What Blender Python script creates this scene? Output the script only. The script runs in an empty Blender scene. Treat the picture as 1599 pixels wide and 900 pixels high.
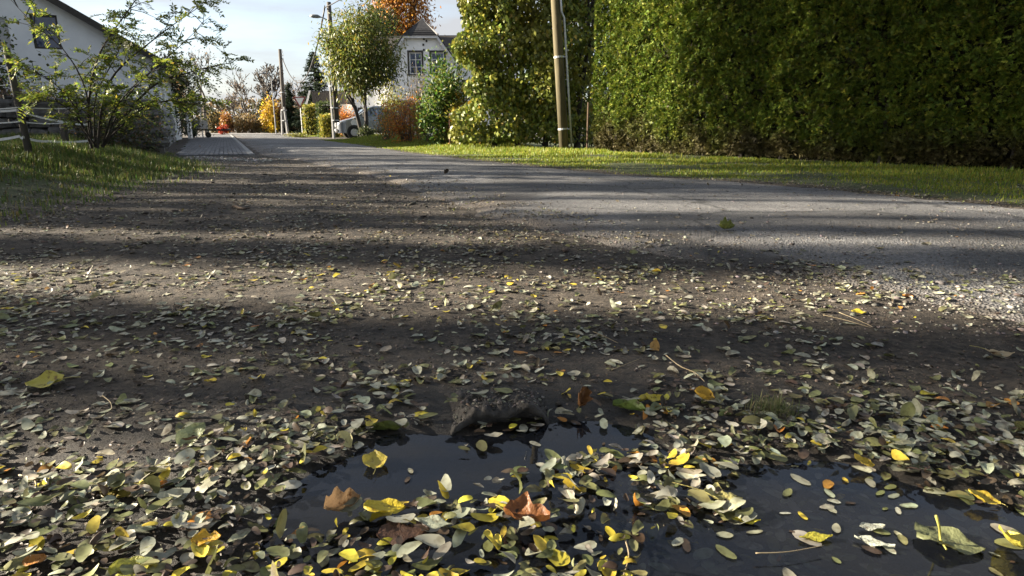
import bpy, bmesh, math, random
import numpy as np
from mathutils import Vector, Matrix

# ------------------------------------------------------------------ camera, sky, sun, exposure
SC = bpy.context.scene
COL = SC.collection
FPX, PW, PH, HORIZON = 980.0, 1599.0, 900.0, 200.0
CAMH = 0.60
PITCH = math.atan((PH / 2 - HORIZON) / FPX)
cam_d = bpy.data.cameras.new('camera')
cam_d.sensor_width = 36.0
cam_d.lens = FPX / PW * 36.0
cam_d.clip_start = 0.05
cam_d.clip_end = 2000
cam = bpy.data.objects.new('camera', cam_d)
COL.objects.link(cam)
cam.location = (0, 0, CAMH)
cam.rotation_euler = (math.radians(90) - PITCH, 0, 0)
SC.camera = cam

SUN_EL, SUN_AHEAD = math.radians(19), math.radians(5)
SUND = Vector((-math.cos(SUN_EL) * math.cos(SUN_AHEAD), math.cos(SUN_EL) * math.sin(SUN_AHEAD), math.sin(SUN_EL)))
w = bpy.data.worlds.new('World')
SC.world = w
w.use_nodes = True
nt = w.node_tree
nt.nodes.clear()
out = nt.nodes.new('ShaderNodeOutputWorld')
bg = nt.nodes.new('ShaderNodeBackground')
sky = nt.nodes.new('ShaderNodeTexSky')
sky.sky_type = 'NISHITA'
sky.sun_disc = False
sky.sun_elevation = SUN_EL
sky.sun_rotation = math.radians(-85)
sky.air_density = 0.85
sky.dust_density = 1.5
sky.ozone_density = 1.0
tc = nt.nodes.new('ShaderNodeTexCoord')
mp = nt.nodes.new('ShaderNodeMapping')
mp.inputs['Scale'].default_value = (1.1, 1.1, 5.5)
nz = nt.nodes.new('ShaderNodeTexNoise')
nz.inputs['Scale'].default_value = 2.2
nz.inputs['Detail'].default_value = 6
nz.inputs['Roughness'].default_value = 0.55
rp = nt.nodes.new('ShaderNodeValToRGB')
rp.color_ramp.elements[0].position = 0.40
rp.color_ramp.elements[0].color = (0.32, 0.32, 0.32, 1)
rp.color_ramp.elements[1].position = 0.62
rp.color_ramp.elements[1].color = (0.97, 0.97, 0.97, 1)
mx = nt.nodes.new('ShaderNodeMix')
mx.data_type = 'RGBA'
mx.inputs['B'].default_value = (2.15, 2.19, 2.28, 1)
L = nt.links.new
L(tc.outputs['Generated'], mp.inputs['Vector'])
L(mp.outputs[0], nz.inputs['Vector'])
L(nz.outputs['Fac'], rp.inputs['Fac'])
L(rp.outputs['Color'], mx.inputs['Factor'])
L(sky.outputs[0], mx.inputs['A'])
L(mx.outputs['Result'], bg.inputs['Color'])
bg.inputs['Strength'].default_value = 0.050
L(bg.outputs[0], out.inputs[0])

sun_d = bpy.data.lights.new('sun', 'SUN')
sun_d.energy = 5.0
sun_d.angle = math.radians(0.55)
sun_d.color = (1.0, 0.89, 0.72)
sun = bpy.data.objects.new('sun', sun_d)
COL.objects.link(sun)
sun.rotation_euler = SUND.to_track_quat('Z', 'Y').to_euler()
sun.location = SUND * 60

SC.view_settings.view_transform = 'Standard'
SC.view_settings.look = 'None'
SC.view_settings.gamma = 1.0
SC.view_settings.exposure = 2.70

# ------------------------------------------------------------------ helpers
rng = np.random.default_rng(7)
random.seed(7)
CP, SP = math.cos(PITCH), math.sin(PITCH)


def at(px, py, Y):
    """world point seen at pixel (px, py) of the photograph when it stands Y metres ahead"""
    u, v = (px - PW / 2) / FPX, (PH / 2 - py) / FPX
    dy, dz = CP + v * SP, -SP + v * CP
    return Vector((u / dy * Y, Y, CAMH + dz / dy * Y))


def gp(px, py, z=0.0):
    u, v = (px - PW / 2) / FPX, (PH / 2 - py) / FPX
    dy, dz = CP + v * SP, -SP + v * CP
    t = (z - CAMH) / dz
    return Vector((u * t, dy * t, z))


def topix(x, y, z):
    zz = z - CAMH
    dep = y * CP - zz * SP
    up = y * SP + zz * CP
    dep = np.maximum(dep, 0.05)
    return PW / 2 + FPX * x / dep, PH / 2 - FPX * up / dep


def hsh(ix, iy, s):
    n = (ix.astype(np.int64) * 374761393 + iy.astype(np.int64) * 668265263 + s * 974634777) & 0xffffffff
    n = ((n ^ (n >> 13)) * 1274126177) & 0xffffffff
    return ((n ^ (n >> 16)) & 0xffff) / 65535.0


def vnoise(x, y, s=0):
    x = np.asarray(x, float); y = np.asarray(y, float)
    ix, iy = np.floor(x), np.floor(y)
    fx, fy = x - ix, y - iy
    fx = fx * fx * (3 - 2 * fx); fy = fy * fy * (3 - 2 * fy)
    a, b = hsh(ix, iy, s), hsh(ix + 1, iy, s)
    c, d = hsh(ix, iy + 1, s), hsh(ix + 1, iy + 1, s)
    return (a + (b - a) * fx) * (1 - fy) + (c + (d - c) * fx) * fy


def fbm(x, y, s=0, o=4):
    t, a, n = 0, 0.5, 0
    for k in range(o):
        t = t + a * vnoise(np.asarray(x) * 2 ** k, np.asarray(y) * 2 ** k, s + k * 17)
        n += a; a *= 0.5
    return t / n


def sstep(a, b, x):
    t = np.clip((np.asarray(x, float) - a) / (b - a), 0, 1)
    return t * t * (3 - 2 * t)


def inpoly(x, y, poly):
    x = np.asarray(x, float); y = np.asarray(y, float)
    r = np.zeros(x.shape, bool)
    n = len(poly)
    for i in range(n):
        x0, y0 = poly[i]; x1, y1 = poly[(i + 1) % n]
        if y0 == y1:
            continue
        c = ((y0 > y) != (y1 > y)) & (x < (x1 - x0) * (y - y0) / (y1 - y0) + x0)
        r ^= c
    return r


def sdist(x, y, poly):
    """signed distance, positive inside"""
    d = np.full(np.shape(x), 1e9)
    n = len(poly)
    for i in range(n):
        ax, ay = poly[i]; bx, by = poly[(i + 1) % n]
        ex, ey = bx - ax, by - ay
        t = np.clip(((x - ax) * ex + (y - ay) * ey) / (ex * ex + ey * ey + 1e-12), 0, 1)
        d = np.minimum(d, np.hypot(x - ax - t * ex, y - ay - t * ey))
    return np.where(inpoly(x, y, poly), d, -d)


# ---- materials
MATS = {}


def mat(name, build):
    if name in MATS:
        return MATS[name]
    m = bpy.data.materials.new(name)
    m.use_nodes = True
    n = m.node_tree
    n.nodes.clear()
    o = n.nodes.new('ShaderNodeOutputMaterial')
    build(n, o)
    MATS[name] = m
    return m


def pbr(name, c1, c2=None, scale=8, rough=0.8, bump=0.0, bscale=None, metal=0.0, detail=6, stretch=(1, 1, 1), spec=0.3, coat=0.0, bdist=0.01, coords='Object'):
    c2 = c2 or c1

    def b(n, o):
        p = n.nodes.new('ShaderNodeBsdfPrincipled')
        t = n.nodes.new('ShaderNodeTexCoord')
        m = n.nodes.new('ShaderNodeMapping')
        m.inputs['Scale'].default_value = stretch
        z = n.nodes.new('ShaderNodeTexNoise')
        z.inputs['Scale'].default_value = scale
        z.inputs['Detail'].default_value = detail
        z.inputs['Roughness'].default_value = 0.65
        r = n.nodes.new('ShaderNodeValToRGB')
        r.color_ramp.elements[0].position = 0.33
        r.color_ramp.elements[1].position = 0.68
        r.color_ramp.elements[0].color = (*c1, 1)
        r.color_ramp.elements[1].color = (*c2, 1)
        l = n.links.new
        l(t.outputs[coords], m.inputs[0]); l(m.outputs[0], z.inputs['Vector'])
        l(z.outputs['Fac'], r.inputs[0]); l(r.outputs[0], p.inputs['Base Color'])
        p.inputs['Roughness'].default_value = rough
        p.inputs['Metallic'].default_value = metal
        p.inputs['Specular IOR Level'].default_value = spec
        p.inputs['Coat Weight'].default_value = coat
        p.inputs['Coat Roughness'].default_value = 0.05
        if bump:
            z2 = n.nodes.new('ShaderNodeTexNoise')
            z2.inputs['Scale'].default_value = bscale or scale * 4
            z2.inputs['Detail'].default_value = 5
            bp = n.nodes.new('ShaderNodeBump')
            bp.inputs['Strength'].default_value = bump
            bp.inputs['Distance'].default_value = bdist
            l(m.outputs[0], z2.inputs['Vector']); l(z2.outputs['Fac'], bp.inputs['Height'])
            l(bp.outputs[0], p.inputs['Normal'])
        l(p.outputs[0], o.inputs[0])
    return mat(name, b)


def leafmat(name, trans=0.35, rough=0.5, spec=0.35, objcol=False, veins=False):
    def b(n, o):
        l = n.links.new
        if objcol:
            a = n.nodes.new('ShaderNodeObjectInfo'); src = a.outputs['Color']
        else:
            a = n.nodes.new('ShaderNodeAttribute'); a.attribute_name = 'col'; src = a.outputs['Color']
        if veins:
            t = n.nodes.new('ShaderNodeTexCoord')
            z = n.nodes.new('ShaderNodeTexNoise'); z.inputs['Scale'].default_value = 90 if not objcol else 2.5
            z.inputs['Detail'].default_value = 5
            r = n.nodes.new('ShaderNodeValToRGB')
            r.color_ramp.elements[0].position = 0.30; r.color_ramp.elements[0].color = (0.45, 0.40, 0.33, 1)
            r.color_ramp.elements[1].position = 0.52; r.color_ramp.elements[1].color = (1.05, 1.05, 1.05, 1)
            mm = n.nodes.new('ShaderNodeMix'); mm.data_type = 'RGBA'; mm.blend_type = 'MULTIPLY'
            mm.inputs['Factor'].default_value = 0.85
            l(t.outputs['Object'], z.inputs['Vector']); l(z.outputs['Fac'], r.inputs[0])
            l(src, mm.inputs['A']); l(r.outputs[0], mm.inputs['B'])
            src = mm.outputs['Result']
        p = n.nodes.new('ShaderNodeBsdfPrincipled')
        p.inputs['Roughness'].default_value = rough
        p.inputs['Specular IOR Level'].default_value = spec
        tr = n.nodes.new('ShaderNodeBsdfTranslucent')
        mx = n.nodes.new('ShaderNodeMixShader')
        mx.inputs[0].default_value = trans
        l(src, p.inputs['Base Color']); l(src, tr.inputs['Color'])
        l(p.outputs[0], mx.inputs[1]); l(tr.outputs[0], mx.inputs[2])
        l(mx.outputs[0], o.inputs[0])
    return mat(name, b)


M_LEAF = leafmat('foliage', 0.4)
M_GLOSS = leafmat('glossy_foliage', 0.3, rough=0.45, spec=0.4)
M_NEEDLE = leafmat('needle_foliage', 0.15, rough=0.6, spec=0.2)
M_FALL = leafmat('fallen_leaf', 0.22, rough=0.5, spec=0.35, veins=True)
M_FALLO = leafmat('fallen_leaf_single', 0.22, rough=0.45, spec=0.35, objcol=True, veins=True)
M_GRASS = leafmat('grass_blade', 0.4, rough=0.5)
M_BARK = pbr('bark', (0.05, 0.042, 0.035), (0.13, 0.115, 0.10), 9, 0.9, 0.8, 30, stretch=(1, 1, 0.25))
M_BARKD = pbr('dark_bark', (0.02, 0.017, 0.014), (0.055, 0.047, 0.04), 9, 0.9, 0.6, 30, stretch=(1, 1, 0.25))


# ---- object plumbing
def tag(o, label=None, cat=None, group=None, kind=None):
    if label: o['label'] = label
    if cat: o['category'] = cat
    if group: o['group'] = group
    if kind: o['kind'] = kind
    return o


def empty(name, loc, label=None, cat=None, group=None, rz=0):
    o = bpy.data.objects.new(name, None)
    o.empty_display_size = 0.2
    COL.objects.link(o)
    o.location = loc
    o.rotation_euler = (0, 0, rz)
    return tag(o, label, cat, group)


def link(name, me, parent=None, m=None, loc=None):
    o = bpy.data.objects.new(name, me)
    COL.objects.link(o)
    if m is not None and not me.materials:
        me.materials.append(m)
    if parent is not None:
        o.parent = parent
    if loc is not None:
        o.location = loc
    return o


def npmesh(name, V, F, col=None, smooth=False):
    """V (n,3); F (k,3|4) int array"""
    V = np.ascontiguousarray(V, np.float32); F = np.ascontiguousarray(F, np.int32)
    me = bpy.data.meshes.new(name)
    me.vertices.add(len(V)); me.vertices.foreach_set('co', V.ravel())
    k = F.shape[1]
    me.loops.add(F.size); me.loops.foreach_set('vertex_index', F.ravel())
    me.polygons.add(len(F))
    me.polygons.foreach_set('loop_start', np.arange(0, F.size, k, dtype=np.int32))
    me.polygons.foreach_set('loop_total', np.full(len(F), k, np.int32))
    if smooth:
        me.polygons.foreach_set('use_smooth', np.ones(len(F), bool))
    me.update(calc_edges=True)
    me.validate()
    if col is not None:
        a = me.attributes.new('col', 'FLOAT_COLOR', 'POINT')
        c = np.ones((len(V), 4), np.float32); c[:, :3] = col
        a.data.foreach_set('color', c.ravel())
    return me


class MB:
    def __init__(s):
        s.v, s.f = [], []

    def quad(s, *p):
        i = len(s.v); s.v += [tuple(q) for q in p]; s.f.append(tuple(range(i, i + len(p)))); return s

    def box(s, lo, hi, M=None):
        x0, y0, z0 = lo; x1, y1, z1 = hi
        p = [(x0, y0, z0), (x1, y0, z0), (x1, y1, z0), (x0, y1, z0), (x0, y0, z1), (x1, y0, z1), (x1, y1, z1), (x0, y1, z1)]
        if M is not None: p = [tuple(M @ Vector(q)) for q in p]
        i = len(s.v); s.v += p
        s.f += [tuple(i + k for k in q) for q in ((0, 3, 2, 1), (4, 5, 6, 7), (0, 1, 5, 4), (1, 2, 6, 5), (2, 3, 7, 6), (3, 0, 4, 7))]
        return s

    def tube(s, pts, rad, n=8, cap=True):
        pts = [Vector(p) for p in pts]
        if not hasattr(rad, '__len__'): rad = [rad] * len(pts)
        i0 = len(s.v); ref = Vector((0.31, 0.95, 0.05))
        for k, p in enumerate(pts):
            d = (pts[min(k + 1, len(pts) - 1)] - pts[max(k - 1, 0)]).normalized()
            a = d.cross(ref)
            if a.length < 0.05: a = d.cross(Vector((1, 0, 0)))
            a.normalize(); b = d.cross(a)
            for j in range(n):
                t = 2 * math.pi * j / n
                s.v.append(tuple(p + (a * math.cos(t) + b * math.sin(t)) * rad[k]))
        for k in range(len(pts) - 1):
            for j in range(n):
                a0 = i0 + k * n + j; a1 = i0 + k * n + (j + 1) % n
                s.f.append((a0, a1, a1 + n, a0 + n))
        if cap:
            s.f.append(tuple(i0 + j for j in range(n))[::-1])
            s.f.append(tuple(i0 + (len(pts) - 1) * n + j for j in range(n)))
        return s

    def prism(s, poly, off):
        """poly list of 3-D points, extruded by vector off"""
        n = len(poly); i = len(s.v); off = Vector(off)
        s.v += [tuple(p) for p in poly] + [tuple(Vector(p) + off) for p in poly]
        s.f.append(tuple(range(i, i + n))); s.f.append(tuple(range(i + 2 * n - 1, i + n - 1, -1)))
        for k in range(n):
            a, b = i + k, i + (k + 1) % n
            s.f.append((a, a + n, b + n, b))
        return s

    def mesh(s, name, smooth=False, bevel=0.0):
        me = bpy.data.meshes.new(name)
        me.from_pydata(s.v, [], s.f)
        bm = bmesh.new(); bm.from_mesh(me)
        bmesh.ops.recalc_face_normals(bm, faces=bm.faces)
        if bevel:
            bmesh.ops.bevel(bm, geom=list(bm.edges), offset=bevel, segments=1, affect='EDGES', profile=0.6)
        bm.to_mesh(me); bm.free()
        if smooth:
            for p in me.polygons: p.use_smooth = True
        return me

    def build(s, name, m, parent=None, smooth=False, bevel=0.0, loc=None):
        """vertices are in world axes relative to loc / the parent's own frame"""
        return link(name, s.mesh(name, smooth, bevel), parent, m, loc)


# ---- foliage
def unit(v):
    return v / np.maximum(np.linalg.norm(v, axis=-1, keepdims=True), 1e-9)


def leaf_quads(P, A, N, Ln, Wd, fold=0.12, droop=0.0):
    """diamond leaves: base P, axis A, normal N, length, width -> V, F"""
    n = len(P)
    A = unit(A); S = unit(np.cross(A, N)); N = np.cross(S, A)
    Ln = np.broadcast_to(np.asarray(Ln, float), (n,))[:, None]; Wd = np.broadcast_to(np.asarray(Wd, float), (n,))[:, None]
    mid = P + A * Ln * 0.48 + N * Wd * fold
    V = np.empty((n, 4, 3))
    V[:, 0] = P; V[:, 1] = mid - S * Wd * 0.5; V[:, 3] = mid + S * Wd * 0.5
    V[:, 2] = P + A * Ln - N * Ln * droop
    F = np.arange(n * 4).reshape(n, 4)
    return V.reshape(-1, 3), F


def pick_cols(n, cols, jit=0.25, weights=None):
    c = np.array(cols, float)
    i = rng.choice(len(c), n, p=weights)
    k = c[i] * (1 + (rng.random((n, 1)) - 0.5) * 2 * jit)
    k *= 1 + (rng.random((n, 3)) - 0.5) * 0.2
    return np.clip(k, 0.002, 0.9)


def rdir(n):
    return unit(rng.normal(size=(n, 3)))


def blob_points(n, c, r, clusters=40, spread=0.28, shell=0.55, squash=1.0, flat=None):
    """points in uneven clumps through an ellipsoid; returns points and outward dirs"""
    c = np.array(c, float); r = np.array(r, float)
    d = rdir(clusters)
    rad = shell + (1 - shell) * rng.random((clusters, 1)) ** 0.6
    cc = d * rad * (0.82 + 0.3 * rng.random((clusters, 1)))
    w_ = rng.random(clusters) + 0.35
    i = rng.choice(clusters, n, p=w_ / w_.sum())
    q = cc[i] + rng.normal(size=(n, 3)) * spread * (0.6 + 0.8 * rng.random((clusters, 1)))[i]
    return c + q * r, unit(q), i


def foliage_obj(name, P, O, cols, Ln, Wd, m, parent=None, cl=None, up=0.3, droop=0.0, rnd=0.9, jit=0.3, clj=0.35, weights=None, fold=0.12, axis_down=0.0):
    n = len(P)
    A = unit(O * 0.5 + rdir(n) * rnd + np.array([0, 0, up - axis_down]))
    N = unit(O * 0.6 + rdir(n) * 0.8 + np.array([0, 0, 0.5]))
    Ls = Ln * (0.7 + 0.6 * rng.random(n)); Ws = Wd * (0.7 + 0.6 * rng.random(n))
    V, F = leaf_quads(P, A, N, Ls, Ws, fold, droop)
    c = pick_cols(n, cols, jit, weights)
    if cl is not None:
        k = 1 + (rng.random((cl.max() + 1, 1)) - 0.5) * 2 * clj
        c = c * k[cl]
    me = npmesh(name, V, F, np.repeat(np.clip(c, 0.002, 0.9), 4, axis=0))
    o = link(name, me, parent, m)
    if parent is not None: o['kind'] = 'stuff'
    return o


def grow(base, dirv, length, r, depth, maxd, segs, tips, rs, spread=0.6, up=0.15, nb=(2, 3), wob=0.18, ratio=0.72, r_ratio=0.62, drop=0.0):
    """recursive limbs: segs gets (points, radii, depth)"""
    p = Vector(base); d = Vector(dirv).normalized()
    pts, rad = [p.copy()], [r]
    k = 4 if depth < 2 else 3
    r1 = r * (r_ratio + 0.1)
    for i in range(k):
        wb = wob * (.3 if depth == 0 else 1)
        d = (d + Vector((rs.gauss(0, wb), rs.gauss(0, wb), rs.gauss(0, wb) + up * 0.3 - drop * depth * 0.1))).normalized()
        p = p + d * (length / k)
        pts.append(p.copy()); rad.append(r + (r1 - r) * (i + 1) / k)
    segs.append((pts, rad, depth))
    if depth >= maxd:
        tips.append((p.copy(), d.copy())); return
    for b in range(rs.randint(*nb)):
        t = rs.uniform(0.45, 1.0) if b else 1.0
        q = pts[min(k, max(1, round(t * k)))]
        a = Vector((rs.gauss(0, 1), rs.gauss(0, 1), rs.gauss(0, 0.6)))
        nd = (d + a.normalized() * spread * rs.uniform(0.6, 1.3) + Vector((0, 0, up))).normalized()
        grow(q, nd, length * ratio * rs.uniform(0.75, 1.2), r1 * rs.uniform(0.65, 0.95), depth + 1, maxd, segs, tips, rs, spread, up, nb, wob, ratio, r_ratio, drop)


def limbs(segs, dmin=0, dmax=99, rmin=0.004):
    b = MB()
    for pts, rad, d in segs:
        if dmin <= d <= dmax:
            b.tube(pts, [max(x, rmin) for x in rad], 8 if d == 0 else (6 if d == 1 else 4 if d < 4 else 3), cap=False)
    return b


def tree(name, label, base, H, trunk_len, r, cols, leaf, nleaf, seed, group=None, spread=0.6, maxd=4, up=0.2, m=None, bark=None, crown_c=None, crown_r=None, clusters=70, nb=(2, 3), per_tip=0, tip_r=0.3, droop=0.0, axis_down=0.0, weights=None, ratio=0.72, rmin=0.006, stems=1, lean=(0, 0), shell=0.45, cspread=0.2):
    rs = random.Random(seed)
    root = empty(name, base, label, 'tree', group)
    segs, tips = [], []
    for s in range(stems):
        a = 2 * math.pi * s / max(stems, 1) + rs.random()
        d0 = Vector((lean[0] + (0.10 * math.cos(a) if stems > 1 else 0), lean[1] + (0.10 * math.sin(a) if stems > 1 else 0), 1))
        o0 = Vector((0.09 * math.cos(a), 0.09 * math.sin(a), -0.1)) if stems > 1 else Vector((0, 0, -0.1))
        grow(o0, d0, trunk_len, r, 0, maxd, segs, tips, rs, spread, up, nb, ratio=ratio)
    tr = limbs(segs, 0, 1).build('trunk', bark or M_BARK, root, smooth=True)
    if maxd > 1:
        limbs(segs, 2, 99, rmin).build('branches', bark or M_BARK, root, smooth=True)
    if per_tip:
        T = np.array([list(t[0]) for t in tips]); D = np.array([list(t[1]) for t in tips])
        i = np.repeat(np.arange(len(T)), per_tip)
        P = T[i] + rng.normal(size=(len(i), 3)) * tip_r - D[i] * tip_r * rng.random((len(i), 1))
        foliage_obj('crown', P, unit(D[i] + 0.3), cols, leaf[0], leaf[1], m or M_LEAF, root, i, droop=droop, axis_down=axis_down, weights=weights)
    if nleaf:
        P, O, cl = blob_points(nleaf, crown_c, crown_r, clusters, cspread, shell)
        foliage_obj('crown', P, O, cols, leaf[0], leaf[1], m or M_LEAF, root, cl, droop=droop, axis_down=axis_down, weights=weights)
    return root


def shrub(name, label, base, r, cols, leaf, n, cat='shrub', group=None, m=None, clusters=40, stems=9, seed=1, spread=0.25, shell=0.3, weights=None, up=0.3, bark=None, stem_h=1.5, zc=None, axis_down=0.0, flatten_top=None):
    rs = random.Random(seed)
    root = empty(name, base, label, cat, group)
    b = MB()
    for s in range(stems):
        a = rs.uniform(0, 6.283); e = rs.uniform(0.2, 0.8)
        tip = Vector((math.cos(a) * r[0] * e, math.sin(a) * r[1] * e, r[2] * stem_h * rs.uniform(0.75, 1.1)))
        st = Vector((math.cos(a) * r[0] * 0.15, math.sin(a) * r[1] * 0.15, -0.05))
        mid = (st + tip) * 0.5 + Vector((rs.gauss(0, .06), rs.gauss(0, .06), r[2] * 0.15))
        b.tube([st, mid, tip], [0.022, 0.014, 0.004], 4, cap=False)
    b.build('stems', bark or M_BARK, root)
    P, O, cl = blob_points(n, (0, 0, r[2] if zc is None else zc), r, clusters, spread, shell)
    P[:, 2] = np.abs(P[:, 2] - 0.02) + 0.02
    foliage_obj('foliage', P, O, cols, leaf[0], leaf[1], m or M_LEAF, root, cl, up=up, weights=weights, axis_down=axis_down)
    return root

# ------------------------------------------------------------------ terrain
ZW = -0.012                                                    # puddle water level
PUD_PX = [(392, 800), (440, 745), (500, 712), (560, 688), (612, 664), (720, 668), (800, 655), (868, 645), (935, 640), (1000, 652), (1050, 692),
          (1180, 706), (1310, 704), (1420, 738), (1520, 765), (1680, 800), (1720, 960), (1300, 1000), (900, 960), (480, 930), (385, 860)]
PUD = [tuple(gp(*p))[:2] for p in PUD_PX]
LEFT_PX = [(392, 243), (455, 252), (520, 268), (590, 290), (655, 312), (715, 337), (800, 362), (900, 385), (1030, 408), (1180, 432), (1350, 468), (1500, 505), (1599, 545)]
RIGHT_PX = [(560, 226), (640, 238), (760, 252), (870, 263), (1000, 275), (1200, 287), (1400, 305), (1599, 325)]
RD = np.array([-0.407, 0.914])                                 # the road runs away this way
lw = np.array([list(gp(*p))[:2] for p in LEFT_PX]); rw = np.array([list(gp(*p))[:2] for p in RIGHT_PX])
lw = np.vstack([lw[0] + RD * 58, lw, [[4.6, -2.5], [9.5, -10]]])[::-1]
rw = np.vstack([rw[0] + RD * 46, rw, [[6.6, 1.4], [15, -10]]])[::-1]


def xleft(y): return np.interp(y, lw[:, 1], lw[:, 0])
def xright(y): return np.interp(y, rw[:, 1], rw[:, 0])


def ground_h(x, y):
    x = np.asarray(x, float); y = np.asarray(y, float)
    near = np.exp(-np.maximum(y - 3, 0) / 6)
    h = (fbm(x * 7, y * 7, 3, 4) - 0.5) * 0.020 * near + (fbm(x * 0.9, y * 0.9, 9, 3) - 0.5) * 0.05 * sstep(1.5, 4, y) * sstep(13, 11, y)
    h += (fbm(x * 30, y * 30, 5, 2) - 0.5) * 0.006 * near
    # grassy bank on the left
    edge = np.interp(y, [0, 4.6, 9.5, 13, 20], [-3.4, -3.75, -4.5, -6.8, -11])
    bank = sstep(0.0, 2.6, edge - x + (fbm(x * .8, y * .8, 31) - .5) * 0.8) * sstep(3.6, 6.2, y)
    h += bank * 0.30 * (1 - sstep(11.5, 14, y) * sstep(-9.5, -7.5, x)) * (1 - sstep(13, 15.5, y))
    # flat under the road
    t = np.minimum(x - xleft(y), xright(y) - x)
    on = sstep(0.05, 0.45, t)
    h = h * (1 - on) - 0.018 * on
    # puddle hollow
    d = sdist(x, y, PUD) + (fbm(x * 9, y * 9, 77, 3) - 0.5) * 0.06
    h = np.where(d > -0.10, h * (1 - sstep(-0.10, 0.03, d) * 0.6) - 0.055 * sstep(-0.015, 0.16, d) - 0.006 * sstep(-0.08, 0.0, d), h)
    return h


def axis_lines(segs):
    o = []
    for a, b, n in segs: o += list(np.linspace(a, b, n, endpoint=False))
    return np.array(o + [segs[-1][1]])


gx = axis_lines([(-500, -80, 8), (-80, -20, 20), (-20, -7, 30), (-7, -2, 50), (-2, 2.2, 190), (2.2, 6, 40), (6, 20, 28), (20, 80, 15), (80, 500, 7)])
gy = axis_lines([(-300, -20, 8), (-20, 0, 16), (0, 0.55, 10), (0.55, 3.2, 130), (3.2, 8, 90), (8, 20, 60), (20, 60, 40), (60, 900, 18)])
X, Y = np.meshgrid(gx, gy)
Z = ground_h(X, Y)
nx, ny = len(gx), len(gy)
idx = np.arange(nx * ny).reshape(ny, nx)
F = np.stack([idx[:-1, :-1], idx[:-1, 1:], idx[1:, 1:], idx[1:, :-1]], -1).reshape(-1, 4)
# green zone mask (grass roots, soil tint)
edgeL = np.interp(Y, [0, 4.6, 9.5, 13, 20], [-3.4, -3.75, -4.5, -6.8, -11])
gm = np.maximum(sstep(-0.3, 0.8, edgeL - X) * sstep(3.2, 5.2, Y) * sstep(15, 13.5, Y), sstep(0.0, 0.5, X - xright(Y)) * sstep(38, 33, Y))
gm = gm * (1 - sstep(12.5, 13.5, Y) * sstep(-60, -59, X) * (X < xright(Y)))
wet_shade = sstep(-1.0, -0.05, sdist(X, Y, PUD)) * .75 + .25 * sstep(-0.2, 0.0, sdist(X, Y, PUD))  # wet soil at the rim; wide fade also paints the sunlit band lighter
gcol = np.stack([gm, wet_shade, np.zeros_like(gm)], -1).reshape(-1, 3)


def b_ground(n, o):
    l = n.links.new
    p = n.nodes.new('ShaderNodeBsdfPrincipled')
    t = n.nodes.new('ShaderNodeTexCoord')
    a = n.nodes.new('ShaderNodeAttribute'); a.attribute_name = 'col'
    sep = n.nodes.new('ShaderNodeSeparateColor'); l(a.outputs['Color'], sep.inputs[0])
    def noise(s, d=6, r=0.6):
        z = n.nodes.new('ShaderNodeTexNoise'); z.inputs['Scale'].default_value = s; z.inputs['Detail'].default_value = d
        z.inputs['Roughness'].default_value = r; l(t.outputs['Object'], z.inputs['Vector']); return z
    n1, n2, n3 = noise(2.2), noise(55, 8, 0.75), noise(14)
    r1 = n.nodes.new('ShaderNodeValToRGB')
    e = r1.color_ramp.elements
    e[0].position = 0.30; e[0].color = (0.012, 0.0104, 0.009, 1)
    e[1].position = 0.72; e[1].color = (0.076, 0.063, 0.050, 1)
    r2 = n.nodes.new('ShaderNodeValToRGB')
    e = r2.color_ramp.elements
    e[0].position = 0.35; e[0].color = (0.30, 0.30, 0.30, 1)
    e[1].position = 0.70; e[1].color = (2.1, 2.05, 1.95, 1)
    m1 = n.nodes.new('ShaderNodeMix'); m1.data_type = 'RGBA'; m1.blend_type = 'MULTIPLY'; m1.inputs['Factor'].default_value = 1
    l(n3.outputs['Fac'], r1.inputs[0]); l(n2.outputs['Fac'], r2.inputs[0])
    l(r1.outputs[0], m1.inputs['A']); l(r2.outputs[0], m1.inputs['B'])
    m2 = n.nodes.new('ShaderNodeMix'); m2.data_type = 'RGBA'; m2.inputs['B'].default_value = (0.045, 0.055, 0.02, 1)
    l(sep.outputs[0], m2.inputs['Factor']); l(m1.outputs['Result'], m2.inputs['A'])
    m3 = n.nodes.new('ShaderNodeMix'); m3.data_type = 'RGBA'; m3.blend_type = 'MULTIPLY'; m3.inputs['B'].default_value = (0.36, 0.35, 0.34, 1)
    l(sep.outputs[1], m3.inputs['Factor']); l(m2.outputs['Result'], m3.inputs['A'])
    l(m3.outputs['Result'], p.inputs['Base Color'])
    ro = n.nodes.new('ShaderNodeMapRange'); ro.inputs['To Min'].default_value = 0.92; ro.inputs['To Max'].default_value = 0.5
    l(sep.outputs[1], ro.inputs['Value']); l(ro.outputs[0], p.inputs['Roughness'])
    p.inputs['Specular IOR Level'].default_value = 0.3
    bp = n.nodes.new('ShaderNodeBump'); bp.inputs['Strength'].default_value = 0.9; bp.inputs['Distance'].default_value = 0.012
    l(n2.outputs['Fac'], bp.inputs['Height']); l(bp.outputs[0], p.inputs['Normal'])
    l(p.outputs[0], o.inputs[0])


M_GROUND = mat('dirt_ground', b_ground)
o = link('ground', npmesh('ground', np.stack([X, Y, Z], -1).reshape(-1, 3), F, gcol, True), None, M_GROUND)
tag(o, 'dark bare earth forecourt and verge', kind='structure')

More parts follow.
